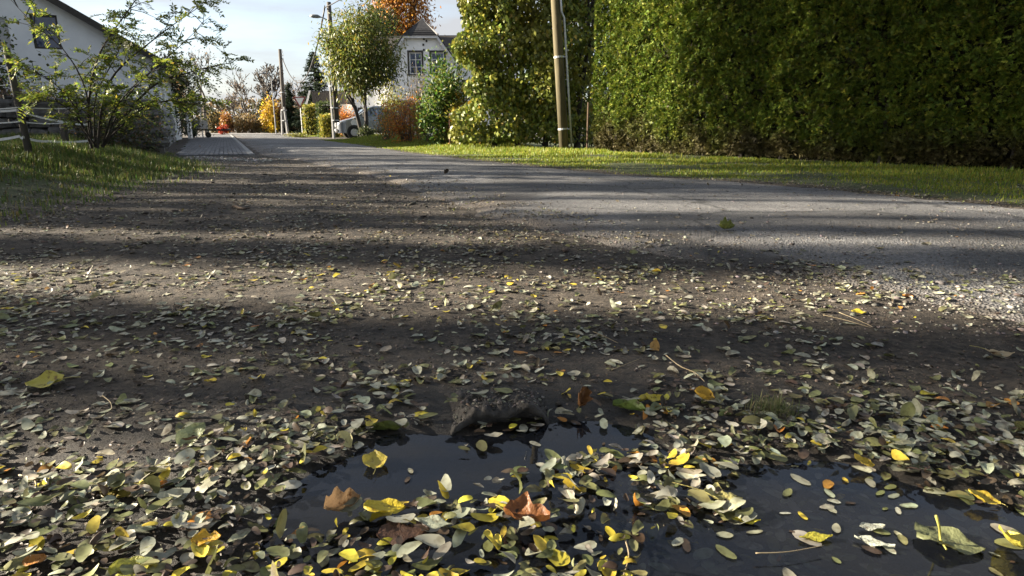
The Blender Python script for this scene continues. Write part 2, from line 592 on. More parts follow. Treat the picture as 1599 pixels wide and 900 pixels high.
# road: crowned sheet whose left edge sinks under the dirt
ys = axis_lines([(-10, 0.5, 14), (0.5, 6, 110), (6, 16, 70), (16, 30, 30), (30, 63, 22)])
ts = axis_lines([(0, 0.3, 30), (0.3, 1.0, 26)])
YY, TT = np.meshgrid(ys, ts, indexing='ij')
XL, XR = xleft(YY), xright(YY)
XX = XL + (XR - XL) * TT
dl, dr = (XX - XL), (XR - XX)
wob = (fbm(XX * 2.2, YY * 2.2, 41, 4) - 0.5)
ZZ = 0.008 + 0.02 * sstep(0, 1.5, np.minimum(dl, dr)) - 0.05 * (1 - sstep(0.0, 0.45, dl + wob * 0.5)) - 0.03 * (1 - sstep(0.0, 0.15, dr + wob * 0.3))
dirt = np.maximum((1 - sstep(0.1, 1.3, dl + wob * 1.6)), (1 - sstep(0.0, 0.5, dr + wob * 1.0)) * 0.9)
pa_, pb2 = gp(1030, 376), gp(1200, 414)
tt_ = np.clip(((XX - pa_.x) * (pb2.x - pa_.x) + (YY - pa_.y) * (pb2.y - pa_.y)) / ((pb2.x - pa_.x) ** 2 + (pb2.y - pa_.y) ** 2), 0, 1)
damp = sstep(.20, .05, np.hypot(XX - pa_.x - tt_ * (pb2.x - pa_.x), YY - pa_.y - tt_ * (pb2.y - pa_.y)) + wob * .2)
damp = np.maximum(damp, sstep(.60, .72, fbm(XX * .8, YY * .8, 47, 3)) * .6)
ii = np.arange(YY.size).reshape(YY.shape)
F = np.stack([ii[:-1, :-1], ii[:-1, 1:], ii[1:, 1:], ii[1:, :-1]], -1).reshape(-1, 4)


def b_asphalt(n, o):
    l = n.links.new
    p = n.nodes.new('ShaderNodeBsdfPrincipled')
    t = n.nodes.new('ShaderNodeTexCoord')
    a = n.nodes.new('ShaderNodeAttribute'); a.attribute_name = 'col'
    def noise(s, d=6, r=0.6):
        z = n.nodes.new('ShaderNodeTexNoise'); z.inputs['Scale'].default_value = s; z.inputs['Detail'].default_value = d
        z.inputs['Roughness'].default_value = r; l(t.outputs['Object'], z.inputs['Vector']); return z
    n1, n3 = noise(0.9, 7), noise(48, 8, 0.9)
    vo = n.nodes.new('ShaderNodeTexVoronoi'); vo.inputs['Scale'].default_value = 95; l(t.outputs['Object'], vo.inputs['Vector'])
    r1 = n.nodes.new('ShaderNodeValToRGB'); e = r1.color_ramp.elements
    e[0].position = 0.3; e[0].color = (0.055, 0.056, 0.059, 1)
    e[1].position = 0.7; e[1].color = (0.118, 0.118, 0.118, 1)
    r2 = n.nodes.new('ShaderNodeValToRGB'); e = r2.color_ramp.elements
    e[0].position = 0.40; e[0].color = (0.25, 0.25, 0.26, 1)
    e[1].position = 0.60; e[1].color = (2.15, 2.1, 2.03, 1)
    l(n1.outputs['Fac'], r1.inputs[0]); l(n3.outputs['Fac'], r2.inputs[0])
    m1 = n.nodes.new('ShaderNodeMix'); m1.data_type = 'RGBA'; m1.blend_type = 'MULTIPLY'; m1.inputs['Factor'].default_value = 1
    l(r1.outputs[0], m1.inputs['A']); l(r2.outputs[0], m1.inputs['B'])
    n4 = noise(35, 6, 0.7)
    mm = n.nodes.new('ShaderNodeMath'); mm.operation = 'MULTIPLY_ADD'; mm.inputs[1].default_value = 1.6; mm.inputs[2].default_value = -0.8
    ad = n.nodes.new('ShaderNodeMath'); ad.operation = 'ADD'; ad.use_clamp = True
    sp = n.nodes.new('ShaderNodeSeparateColor'); l(a.outputs['Color'], sp.inputs[0])
    l(n4.outputs['Fac'], mm.inputs[0]); l(mm.outputs[0], ad.inputs[0]); l(sp.outputs[0], ad.inputs[1])
    mu = n.nodes.new('ShaderNodeMath'); mu.operation = 'MULTIPLY'; mu.use_clamp = True
    l(ad.outputs[0], mu.inputs[0]); l(sp.outputs[0], mu.inputs[1])
    m2 = n.nodes.new('ShaderNodeMix'); m2.data_type = 'RGBA'; m2.inputs['B'].default_value = (0.085, 0.070, 0.056, 1)
    l(mu.outputs[0], m2.inputs['Factor']); l(m1.outputs['Result'], m2.inputs['A'])
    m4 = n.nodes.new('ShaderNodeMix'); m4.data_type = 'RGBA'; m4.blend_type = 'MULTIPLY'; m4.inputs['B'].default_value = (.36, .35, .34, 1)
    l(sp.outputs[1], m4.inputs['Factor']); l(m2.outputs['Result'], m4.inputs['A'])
    nd = noise(1.4, 5, .6); mxv = n.nodes.new('ShaderNodeMix'); mxv.data_type = 'RGBA'; mxv.inputs['Factor'].default_value = .35
    l(t.outputs['Object'], mxv.inputs['A']); l(nd.outputs['Color'], mxv.inputs['B'])
    vc_ = n.nodes.new('ShaderNodeTexVoronoi'); vc_.feature = 'DISTANCE_TO_EDGE'; vc_.inputs['Scale'].default_value = .9; l(mxv.outputs['Result'], vc_.inputs['Vector'])
    rc = n.nodes.new('ShaderNodeValToRGB'); e = rc.color_ramp.elements; e[0].position = .004; e[0].color = (.3, .3, .3, 1); e[1].position = .014; e[1].color = (1, 1, 1, 1)
    l(vc_.outputs['Distance'], rc.inputs[0])
    m5 = n.nodes.new('ShaderNodeMix'); m5.data_type = 'RGBA'; m5.blend_type = 'MULTIPLY'; m5.inputs['Factor'].default_value = .8
    l(m4.outputs['Result'], m5.inputs['A']); l(rc.outputs[0], m5.inputs['B'])
    l(m5.outputs['Result'], p.inputs['Base Color'])
    p.inputs['Roughness'].default_value = 0.72
    p.inputs['Specular IOR Level'].default_value = 0.35
    bp = n.nodes.new('ShaderNodeBump'); bp.inputs['Strength'].default_value = 1.0; bp.inputs['Distance'].default_value = 0.008
    l(vo.outputs['Distance'], bp.inputs['Height']); l(bp.outputs[0], p.inputs['Normal'])
    l(p.outputs[0], o.inputs[0])


M_ROAD = mat('asphalt', b_asphalt)
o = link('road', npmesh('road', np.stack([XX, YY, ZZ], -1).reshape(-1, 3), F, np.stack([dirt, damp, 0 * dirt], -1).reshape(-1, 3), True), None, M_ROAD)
tag(o, 'worn grey asphalt lane running away to the left', kind='structure')


def road_z(x, y):
    dl, dr = x - xleft(y), xright(y) - x
    wob = (fbm(x * 2.2, y * 2.2, 41, 4) - 0.5)
    return 0.008 + 0.02 * sstep(0, 1.5, np.minimum(dl, dr)) - 0.05 * (1 - sstep(0.0, 0.45, dl + wob * 0.5)) - 0.03 * (1 - sstep(0.0, 0.15, dr + wob * 0.3))


def surf(x, y):
    x = np.asarray(x, float); y = np.asarray(y, float)
    g = ground_h(x, y)
    on = (x > xleft(y)) & (x < xright(y)) & (y < 63)
    return np.where(on, np.maximum(g, road_z(x, y)), g)


# cross street at the junction
M_CROSS = pbr('pale_asphalt', (0.15, 0.145, 0.14), (0.23, 0.22, 0.21), 1.2, 0.85, 0.3, 60)
b = MB(); b.box((-70, 63, -0.1), (25, 72, 0.034))
tag(b.build('cross_street', M_CROSS), 'pale street crossing at the end of the lane', kind='structure')

# puddle
def b_water(n, o):
    l = n.links.new
    g = n.nodes.new('ShaderNodeBsdfGlossy'); g.inputs['Roughness'].default_value = 0.012
    tr = n.nodes.new('ShaderNodeBsdfTransparent'); tr.inputs['Color'].default_value = (0.58, 0.59, 0.60, 1)
    fr = n.nodes.new('ShaderNodeFresnel'); fr.inputs['IOR'].default_value = 1.34
    mxs = n.nodes.new('ShaderNodeMixShader')
    t = n.nodes.new('ShaderNodeTexCoord')
    z = n.nodes.new('ShaderNodeTexNoise'); z.inputs['Scale'].default_value = 9; z.inputs['Detail'].default_value = 2
    bp = n.nodes.new('ShaderNodeBump'); bp.inputs['Strength'].default_value = 0.05; bp.inputs['Distance'].default_value = 0.01
    l(t.outputs['Object'], z.inputs['Vector']); l(z.outputs['Fac'], bp.inputs['Height'])
    l(bp.outputs[0], g.inputs['Normal']); l(bp.outputs[0], fr.inputs['Normal'])
    df = n.nodes.new('ShaderNodeBsdfDiffuse'); df.inputs['Color'].default_value = (0.028, 0.033, 0.046, 1)
    m0 = n.nodes.new('ShaderNodeMixShader'); m0.inputs[0].default_value = 0.22; l(tr.outputs[0], m0.inputs[1]); l(df.outputs[0], m0.inputs[2])
    l(fr.outputs[0], mxs.inputs[0]); l(m0.outputs[0], mxs.inputs[1]); l(g.outputs[0], mxs.inputs[2])
    l(mxs.outputs[0], o.inputs[0])


M_WATER = mat('puddle_water', b_water)
wx, wy = np.meshgrid(np.arange(-0.75, 1.75, 0.02), np.arange(0.35, 1.6, 0.02))
ins = sdist(wx, wy, PUD) > -0.07
ii = np.arange(wx.size).reshape(wx.shape)
F = np.stack([ii[:-1, :-1], ii[:-1, 1:], ii[1:, 1:], ii[1:, :-1]], -1).reshape(-1, 4)
F = F[ins.ravel()[F].all(1)]
used = np.unique(F); remap = np.full(wx.size, -1); remap[used] = np.arange(len(used))
V = np.stack([wx.ravel(), wy.ravel(), np.full(wx.size, ZW)], -1)[used]
tag(link('puddle', npmesh('puddle', V, remap[F], None, True), None, M_WATER), 'dark shallow puddle reflecting the sky, strewn with leaves', kind='structure')

# ------------------------------------------------------------------ pavement with pavers and kerb
M_PAVER = pbr('concrete_paver', (0.10, 0.102, 0.108), (0.17, 0.17, 0.175), 6, 0.85, 0.3, 60)
M_KERB = pbr('kerb_concrete', (0.17, 0.17, 0.165), (0.24, 0.24, 0.235), 4, 0.85, 0.3, 50)
M_MORTAR = pbr('joint_sand', (0.07, 0.066, 0.06), (0.11, 0.10, 0.09), 20, 0.95)
pv_o = Vector((*gp(398, 243)[:2], 0)); pd = Vector((RD[0], RD[1], 0)).normalized(); pn = Vector((-pd.y, pd.x, 0))   # pn points left of the walk
pave = empty('pavement', pv_o - Vector((0, 0, .042)))
tag(pave, 'grey block paved footpath beside the lane', kind='structure')


def walk_w(s): return 1.62 + s * 0.030


b = MB()
q0, q1 = -pd * 0.0, pd * 46
b.quad(q0 + Vector((0, 0, 0.03)), q0 + pn * 1.55 + Vector((0, 0, 0.03)), q1 + pn * 3.0 + Vector((0, 0, 0.03)), q1 + Vector((0, 0, 0.03)))
b.build('joint_bed', M_MORTAR, pave)
pm = MB(); pm.box((-0.046, 0.004, 0), (0.046, 0.196, 0.045)); pmesh = pm.mesh('paver', bevel=0.005); pmesh.materials.append(M_PAVER)
rot = math.atan2(-pd.x, pd.y)
cnt = 0
restV = MB()
for r in range(230):
    s = r * 0.2
    for c in range(int((walk_w(s) - 0.14) / 0.1)):
        off = 0.1 if c % 2 else 0.0
        loc = pd * (s + off) + pn * (0.19 + c * 0.1) + Vector((0, 0, 0.034 + random.uniform(-.003, .003)))
        if cnt < 300:
            k = bpy.data.objects.new('paver', pmesh); COL.objects.link(k); k.parent = pave; k.location = loc; k.rotation_euler = (random.uniform(-.02, .02), random.uniform(-.02, .02), rot); cnt += 1
        elif r < 130:
            M = Matrix.Translation(loc) @ Matrix.Rotation(rot, 4, 'Z')
            restV.quad(*[M @ Vector(q) for q in ((-.046, .004, .045), (.046, .004, .045), (.046, .196, .045), (-.046, .196, .045))])
        elif c == 0:
            M = Matrix.Translation(loc) @ Matrix.Rotation(rot, 4, 'Z')
            wv = walk_w(s) - 0.3
            restV.quad(*[M @ Vector(q) for q in ((-.046 - wv, .004, .042), (.046, .004, .042), (.046, .196, .042), (-.046 - wv, .196, .042))])
restV.build('far_pavers', M_PAVER, pave)['kind'] = 'stuff'
km = MB(); km.box((-0.07, 0.006, -0.05), (0.07, 0.994, 0.085)); kmesh = km.mesh('kerb_stone', bevel=0.015); kmesh.materials.append(M_KERB)
for s in range(46):
    k = bpy.data.objects.new('kerb_stone', kmesh); COL.objects.link(k); k.parent = pave
    k.location = pd * s + pn * 0.07; k.rotation_euler = (0, 0, rot)

# ------------------------------------------------------------------ grass
def grass(name, label, P, hgt, wid, cols, lean=0.5, weights=None):
    n = len(P)
    a = rng.random(n) * 6.283
    d = np.stack([np.cos(a), np.sin(a), np.zeros(n)], -1)
    s = np.stack([-np.sin(a), np.cos(a), np.zeros(n)], -1)
    h = hgt * (0.45 + 0.9 * rng.random(n))[:, None] if not hasattr(hgt, '__len__') else (hgt * (0.45 + 0.9 * rng.random(n)))[:, None]
    ln = (lean * rng.random(n) ** 1.2)[:, None]
    up = np.array([0, 0, 1.0])
    V = np.empty((n, 5, 3))
    w_ = (wid * (0.6 + 0.8 * rng.random(n)))[:, None]
    V[:, 0] = P - s * w_ / 2; V[:, 1] = P + s * w_ / 2
    m_ = P + up * h * 0.55 + d * h * ln * 0.35
    V[:, 2] = m_ + s * w_ * 0.4; V[:, 3] = m_ - s * w_ * 0.4
    V[:, 4] = P + up * h * (1 - 0.35 * ln) + d * h * ln
    b_ = np.arange(n)[:, None] * 5
    T = np.concatenate([b_ + np.array([[0, 1, 2]]), b_ + np.array([[0, 2, 3]]), b_ + np.array([[3, 2, 4]])])
    c = pick_cols(n, cols, 0.3, weights)
    o = link(name, npmesh(name, V.reshape(-1, 3), T, np.repeat(c, 5, 0)), None, M_GRASS)
    return tag(o, label, 'grass', kind='stuff')


G1 = [(0.085, 0.13, 0.022), (0.055, 0.10, 0.018), (0.12, 0.15, 0.03), (0.16, 0.14, 0.05)]
# left bank
n = 190000
yy = 3.9 + 11.5 * rng.random(n) ** 1.5; el = np.interp(yy, [0, 4.6, 9.5, 13, 20], [-3.4, -3.75, -4.5, -6.8, -11])
xx = el + 0.5 - 6.5 * rng.random(n) ** 1.1
k = fbm(xx * 1.3, yy * 1.3, 55, 3); edge = sstep(-0.5, 1.3, el - xx)
keep = (rng.random(n) < edge * sstep(0.22, 0.48, k) + 0.03) & ~((yy > 13.2) & (xx > -7.6))
xx, yy, k, edge = xx[keep], yy[keep], k[keep], edge[keep]
P = np.stack([xx, yy, ground_h(xx, yy) - 0.005], -1)
tall = 0.05 + 0.10 * sstep(0.45, 0.75, fbm(xx * 0.9, yy * 0.9, 56, 3)) * edge + 0.07 * edge * sstep(7, 10, yy)
grass('bank_grass', 'uneven green grass covering the bank on the left', P, tall, 0.008, G1, 0.8)
# right verge
n = 230000
sy = 1.5 + 46 * rng.random(n) ** 1.35
wd = np.interp(sy, [1, 6, 9.2, 16.9, 18, 22, 40, 60], [4.2, 5.6, 6.2, 5.0, 4.6, 4.5, 4.0, 3])
f = rng.random(n)
xx = xright(sy) - 0.18 + wd * f
k = fbm(xx * 1.1, sy * 1.1, 57, 3)
keep = (rng.random(n) < sstep(0.0, 0.16, f) * np.where(sy < 14, sstep(0.34, 0.56, k), sstep(0.2, 0.5, k)) + 0.04) & ~((sy > 34) & (sy < 45) & (f < 0.9))
xx, sy, f = xx[keep], sy[keep], f[keep]
P = np.stack([xx, sy, ground_h(xx, sy) - 0.005], -1)
tall = 0.032 + 0.16 * sstep(0.25, 0.7, f) * sstep(18, 22, sy) + 0.06 * sstep(0.1, 0.5, f) * sstep(11, 16, sy) * sstep(.35, .6, fbm(xx * 1.5, sy * 1.5, 58)) + 0.03 * f
grass('verge_grass', 'low sunlit grass along the right edge of the lane', P, tall, np.interp(sy, [2, 8, 20, 40], [.005, .008, .016, .026]), [(0.14, 0.20, 0.018), (0.20, 0.23, 0.022), (0.10, 0.15, 0.016), (0.24, 0.22, 0.03)], 0.8)

# ------------------------------------------------------------------ buildings
M_RENDER = pbr('white_render', (0.60, 0.62, 0.66), (0.70, 0.72, 0.75), 1.6, 0.9, 0.2, 60)
M_RENDER2 = pbr('old_white_render', (0.72, 0.72, 0.72), (0.84, 0.84, 0.83), 1.1, 0.9, 0.2, 40)
M_ROOF = pbr('dark_roof_tile', (0.030, 0.027, 0.026), (0.075, 0.066, 0.060), 5, 0.75, 0.4, 14)
M_SLATE = pbr('slate', (0.020, 0.020, 0.022), (0.045, 0.044, 0.046), 7, 0.6, 0.4, 20)
M_TRIM = pbr('pale_trim', (0.45, 0.45, 0.46), (0.58, 0.58, 0.58), 4, 0.7)
M_FRAMED = pbr('dark_frame', (0.025, 0.023, 0.022), (0.05, 0.045, 0.04), 8, 0.6)
M_FRAMEW = pbr('white_frame', (0.6, 0.6, 0.6), (0.7, 0.7, 0.7), 8, 0.5)
M_GLASS = pbr('window_glass', (0.018, 0.028, 0.07), (0.035, 0.055, 0.13), 1.5, 0.06, spec=0.7)  # blue in the base colour stands in for reflected sky
M_METAL = pbr('galvanised_metal', (0.30, 0.31, 0.32), (0.45, 0.46, 0.47), 12, 0.45, metal=0.7)
M_CONC = pbr('concrete', (0.24, 0.24, 0.235), (0.36, 0.355, 0.35), 5, 0.9, 0.3, 40)
M_SHUT = pbr('shutter_slat', (0.36, 0.37, 0.39), (0.45, 0.46, 0.48), 3, 0.6)


def clip_poly(poly, cu, cz, keep_pos, axis):
    out_ = []
    val = cu if axis == 0 else cz
    for i in range(len(poly)):
        a, b_ = poly[i], poly[(i + 1) % len(poly)]
        da, db = a[axis] - val, b_[axis] - val
        if not keep_pos: da, db = -da, -db
        if da >= 0: out_.append(a)
        if (da > 0 > db) or (da < 0 < db):
            t = da / (da - db); out_.append((a[0] + (b_[0] - a[0]) * t, a[1] + (b_[1] - a[1]) * t))
    return out_


def wall_panel(poly, holes, depth=0.14):
    """front wall in local (u, z) on y = 0 facing -y, with recessed openings"""
    b = MB()
    us = sorted({p[0] for p in poly} | {h[0] for h in holes} | {h[2] for h in holes})
    zs = sorted({p[1] for p in poly} | {h[1] for h in holes} | {h[3] for h in holes})
    for i in range(len(us) - 1):
        for j in range(len(zs) - 1):
            cu, cz = (us[i] + us[i + 1]) / 2, (zs[j] + zs[j + 1]) / 2
            if any(h[0] < cu < h[2] and h[1] < cz < h[3] for h in holes): continue
            q = poly
            for (v, ax, kp) in ((us[i], 0, True), (us[i + 1], 0, False), (zs[j], 1, True), (zs[j + 1], 1, False)):
                q = clip_poly(q, v, v, kp, ax)
                if len(q) < 3: break
            if len(q) >= 3: b.quad(*[(p[0], 0, p[1]) for p in q])
    for (u0, z0, u1, z1) in holes:
        c = [(u0, z0), (u1, z0), (u1, z1), (u0, z1)]
        for k in range(4):
            a, e = c[k], c[(k + 1) % 4]
            b.quad((a[0], 0, a[1]), (e[0], 0, e[1]), (e[0], depth, e[1]), (a[0], depth, a[1]))
    return b


def window(parent, u0, z0, u1, z1, y0=0.0, dark=False, bars=(1, 2), surround=False, depth=0.12, yproud=0.03):
    root = MB()
    fw = 0.07
    fm = M_FRAMED if dark else M_FRAMEW
    for lo, hi in (((u0, y0 + depth - .05, z0), (u1, y0 + depth, z0 + fw)), ((u0, y0 + depth - .05, z1 - fw), (u1, y0 + depth, z1)),
                   ((u0, y0 + depth - .05, z0 + fw), (u0 + fw, y0 + depth, z1 - fw)), ((u1 - fw, y0 + depth - .05, z0 + fw), (u1, y0 + depth, z1 - fw))):
        root.box(lo, hi)
    for k in range(bars[0]):
        c = u0 + (u1 - u0) * (k + 1) / (bars[0] + 1); root.box((c - .025, y0 + depth - .045, z0 + fw), (c + .025, y0 + depth - .003, z1 - fw))
    for k in range(bars[1]):
        c = z0 + (z1 - z0) * (k + 1) / (bars[1] + 1); root.box((u0 + fw, y0 + depth - .04, c - .02), (u1 - fw, y0 + depth - .006, c + .02))
    wo = root.build('window', fm, parent)
    nb0, nb1 = bars[0] + 1, bars[1] + 1
    for i in range(nb0):
        for j in range(nb1):
            a, c = u0 + (u1 - u0) * i / nb0, z0 + (z1 - z0) * j / nb1
            MB().quad((a + .02, y0 + depth - .012 - .001 * (i + 2 * j), c + .02), (a + (u1 - u0) / nb0 - .02, y0 + depth - .012 - .001 * (i + 2 * j), c + .02),
                      (a + (u1 - u0) / nb0 - .02, y0 + depth - .012 - .001 * (i + 2 * j), c + (z1 - z0) / nb1 - .02), (a + .02, y0 + depth - .012 - .001 * (i + 2 * j), c + (z1 - z0) / nb1 - .02)).build('pane', M_GLASS, wo)
    if surround:
        s = MB(); sw = 0.13
        s.box((u0 - sw, y0 - yproud, z1), (u1 + sw, y0 + .01, z1 + sw)); s.box((u0 - sw, y0 - yproud, z0), (u0, y0 + .01, z1)); s.box((u1, y0 - yproud, z0), (u1 + sw, y0 + .01, z1))
        s.box((u0 - sw - .04, y0 - yproud - .05, z0 - .08), (u1 + sw + .04, y0 + .01, z0))
        s.build('window_surround', M_FRAMED, wo)
    return wo


# --- white gabled house on the left
HY = 26.0
HA = math.radians(24)
c0 = at(243, 97, HY)                                         # right eave corner


def hl_uv(px, py):
    """local (u, z) on the gable plane"""
    d = at(px, py, 1.0) - Vector((0, 0, CAMH))
    # camera + t*d = c0 + s*(cos, sin)
    ca, sa = math.cos(HA), math.sin(HA)
    det = d.x * -sa + d.y * ca
    t = (c0.x * -sa + c0.y * ca) / det
    p = d * t
    return ((p.x - c0.x) * ca + (p.y - c0.y) * sa, CAMH + p.z)


r1 = hl_uv(72, 0)
slope = (r1[1] - c0.z) / (-r1[0])
hl = empty('gabled_house', (c0.x, HY, 0), 'white rendered house with steep gable on the left behind the locust', 'house', rz=HA)
half = 7.5
w1, w2 = hl_uv(54, 76), hl_uv(88, 24)
s2, s1 = hl_uv(10, 28), hl_uv(10, 77)
hole1 = (w1[0], w1[1], w2[0], w2[1])
hole2 = (s2[0] - 1.5, s1[1], s2[0], s2[1])
zr = c0.z + slope * half
poly = [(-2 * half, 0), (0, 0), (0, c0.z), (-half, zr), (-2 * half, c0.z)]
wall_panel(poly, [hole1, hole2]).build('wall', M_RENDER, hl)
b = MB(); b.box((-0.03, 0.01, 0), (-0.001, 11, c0.z)); b.box((-2 * half, 0.01, 0), (-2 * half + .03, 11, c0.z)); b.box((-2 * half, 10.9, 0), (0, 11, c0.z))
b.build('side_wall', M_RENDER, hl)
window(hl, *hole1, dark=True, bars=(0, 0))
sh = MB(); sh.box((hole2[0], .09, hole2[1]), (hole2[2], .1, hole2[3])); wsh = sh.build('shuttered_window', M_SHUT, hl)
nsl = 18
sm = MB(); sm.box((hole2[0] + .02, .055, 0.004), (hole2[2] - .02, .088, (hole2[3] - hole2[1]) / nsl - .01)); smesh = sm.mesh('slat', bevel=.006); smesh.materials.append(M_SHUT)
for k in range(nsl):
    o = bpy.data.objects.new('slat', smesh); COL.objects.link(o); o.parent = wsh; o.location = (0, 0, hole2[1] + k * (hole2[3] - hole2[1]) / nsl)
rf = MB()
for sg in (1, -1):
    e = Vector((0.55 if sg > 0 else -2 * half - .55, -0.35, c0.z - slope * .55 + .05)); t_ = Vector((-half, -0.35, zr + .05))
    rf.prism([e, e + Vector((0, 0, .2)), t_ + Vector((0, 0, .2)), t_], (0, 11.7, 0))
rfo = rf.build('roof', M_ROOF, hl)
vb = MB()
e = Vector((0.56, -0.39, c0.z - slope * .55 - .03)); t_ = Vector((-half, -0.39, zr - .03))
vb.prism([e, e + Vector((0, 0, .2)), t_ + Vector((0, 0, .2)), t_], (0, .035, 0)); vb.build('verge_board', M_FRAMED, rfo)
gt = MB(); gt.tube([(0.62, -0.3, c0.z - .2), (0.62, 11.3, c0.z - .2)], .07, 8); gt.tube([(0.3, -0.02, c0.z - .25), (0.12, -0.06, c0.z - .6), (0.12, -0.06, 0)], .04, 8)
gt.build('gutter', M_METAL, hl)

# --- house with the cross gable on the right
RY = 48.0
g0 = at(662, 190, RY)
hr = empty('cross_gable_house', (g0.x, RY, 0), 'old white house with dark slate half-hipped gable behind the shrubs', 'house')
def loc_(px, py): v = at(px, py, RY); return (v.x - g0.x, v.z)
tl, tr_ = loc_(637, 57), loc_(689, 57)
sl, sr = loc_(609, 92), loc_(719, 96)
zt = (tl[1] + tr_[1]) / 2
sl = (sl[0], sl[1]); sr = (-sl[0] + .2, sl[1])
tlx = -(tr_[0] - tl[0]) / 2; tl = (tlx, zt); tr_ = (-tlx, zt)
poly = [(sl[0], 0), (sr[0], 0), sr, tr_, tl, sl]
wa, wb = loc_(640, 116), loc_(658, 82)
h1 = (wa[0], wa[1], wb[0], wb[1])
wa2, wb2 = loc_(674, 114), loc_(693, 82)
h2 = (wa2[0], wa2[1], wb2[0], wb2[1])
h3 = (-1.9, 1.0, -0.8, 2.4); h4 = (0.8, 1.0, 1.9, 2.4)
wall_panel(poly, [h1, h2, h3, h4]).build('gable_wall', M_RENDER2, hr)
for h_ in (h1, h2): window(hr, *h_, bars=(1, 2), surround=True)
for h_ in (h3, h4): window(hr, *h_, bars=(1, 1), surround=True)
# main body behind the gable, ridge across the view
ridge = loc_(640, 49); eave_z = loc_(620, 82)[1]
MXL, MXR, MD = -7.4, 7.0, 8.0
ml = loc_(545, 190)[0]
w5 = (ml + 0.55, 0.75, ml + 1.55, 1.95)
pl = [(ml, 0), (sl[0] - .001, 0), (sl[0] - .001, eave_z), (ml, eave_z)]
o = wall_panel(pl, [w5]); o.v = [(p[0], p[1] + 1.2, p[2]) for p in o.v]; o.build('wing_wall', M_RENDER2, hr)
window(hr, *w5, y0=1.2, bars=(1, 0), surround=True)
pl = [(sr[0] + .001, 0), (MXR, 0), (MXR, eave_z), (sr[0] + .001, eave_z)]
o = wall_panel(pl, []); o.v = [(p[0], p[1] + 1.2, p[2]) for p in o.v]; o.build('wing_wall', M_RENDER2, hr)
b = MB(); b.box((ml, 1.21, 0), (ml + .05, 1.2 + MD, eave_z)); b.box((MXR - .05, 1.21, 0), (MXR, 1.2 + MD, eave_z)); b.box((sl[0], .01, 0), (sl[0] + .05, 1.3, sl[1])); b.box((sr[0] - .05, .01, 0), (sr[0], 1.3, sr[1]))
for xx_ in (ml, MXR - .05):
    b.prism([(xx_, 1.2, eave_z), (xx_, 1.2 + MD, eave_z), (xx_, 1.2 + MD / 2, ridge[1] - .1)], (.05, 0, 0))
b.build('end_wall', M_RENDER2, hr)
b = MB(); zr2 = ridge[1] + .35
NC = 22
rfo = None
for side in (0, 1):
    for k in range(NC):                                      # overlapping tile courses
        f0, f1 = k / NC, (k + 1) / NC + .02
        y0, y1 = .8 + (MD / 2 + .4) * f0, .8 + (MD / 2 + .4) * f1
        z0, z1 = eave_z - .25 + (zr2 - eave_z + .25) * f0 + .05, eave_z - .25 + (zr2 - eave_z + .25) * f1 + .02
        if side: y0, y1 = 2.4 + MD - y0, 2.4 + MD - y1
        b.prism([(ml - .35, y0, z0), (ml - .35, y0, z0 - .05), (ml - .35, y1, z1 - .05), (ml - .35, y1, z1)], (MXR + .35 - ml + .35, 0, 0))
rfo = b.build('roof', M_ROOF, hr)
# cross-gable roof planes and half hip
pk = loc_(662, 30)[1]
b = MB()
back = 5.0
for sg in (-1, 1):
    e = Vector((sg * (abs(sl[0]) + .35), -.35, sl[1] - .45)); t_ = Vector((sg * abs(tl[0]), -.35, zt + .02)); kq = Vector((0, .85, pk)); kb = Vector((0, back, pk)); eb = Vector((sg * (abs(sl[0]) + .35), back, sl[1] - .45))
    i = len(b.v); up_ = Vector((0, 0, .14))
    pts = [e, t_, kq, kb, eb]
    b.v += [tuple(p) for p in pts] + [tuple(p + up_) for p in pts]
    b.f += [tuple(range(i, i + 5)), tuple(range(i + 9, i + 4, -1))] + [(i + k, i + (k + 1) % 5, i + 5 + (k + 1) % 5, i + 5 + k) for k in range(5)]
b.build('gable_roof', M_SLATE, hr)
b = MB()
a1, a2, a3 = Vector((tl[0] - .12, -.38, zt - .02)), Vector((tr_[0] + .12, -.38, zt - .02)), Vector((0, .85, pk + .16))
b.prism([a1, a2, a3], (0, .1, .05))
hp = b.build('half_hip', M_SLATE, hr)
for k in range(1, 9):                                        # slate courses on the hip
    f0 = k / 9.5
    MB().box((tl[0] * (1 - f0), -.40 + 1.23 * f0 - .02, zt + (pk - zt) * f0 + .0), (-tl[0] * (1 - f0), -.40 + 1.23 * f0 + .02, zt + (pk - zt) * f0 + .03)).build('slate_course', M_SLATE, hp)
b = MB()
for sg in (-1, 1):
    e = Vector((sg * (abs(sl[0]) + .3), -.36, sl[1] - .42)); t_ = Vector((sg * abs(tl[0]), -.36, zt - .0))
    b.prism([e, t_, t_ - Vector((0, 0, .26)), e - Vector((0, 0, .26))], (0, .06, 0))
b.box((tl[0], -.36, zt - .16), (tr_[0], -.30, zt - .03))
b.build('barge_board', M_TRIM, hr)
b = MB(); b.tube([(sl[0] - .25, 1.05, eave_z - .3), (sl[0] - .25, 1.05, 0)], .05, 8); b.tube([(ml - .4, .75, eave_z - .22), (sl[0] - .3, .75, eave_z - .22)], .07, 8); b.build('gutter', M_METAL, hr)
for (px, py) in ((662, 61), (666, 64), (661, 70), (662, 78)):
    q = loc_(px, py); MB().box((q[0] - .06, -.05, q[1] - .08), (q[0] + .06, .01, q[1] + .06)).build('wall_bracket', M_FRAMED, hr)

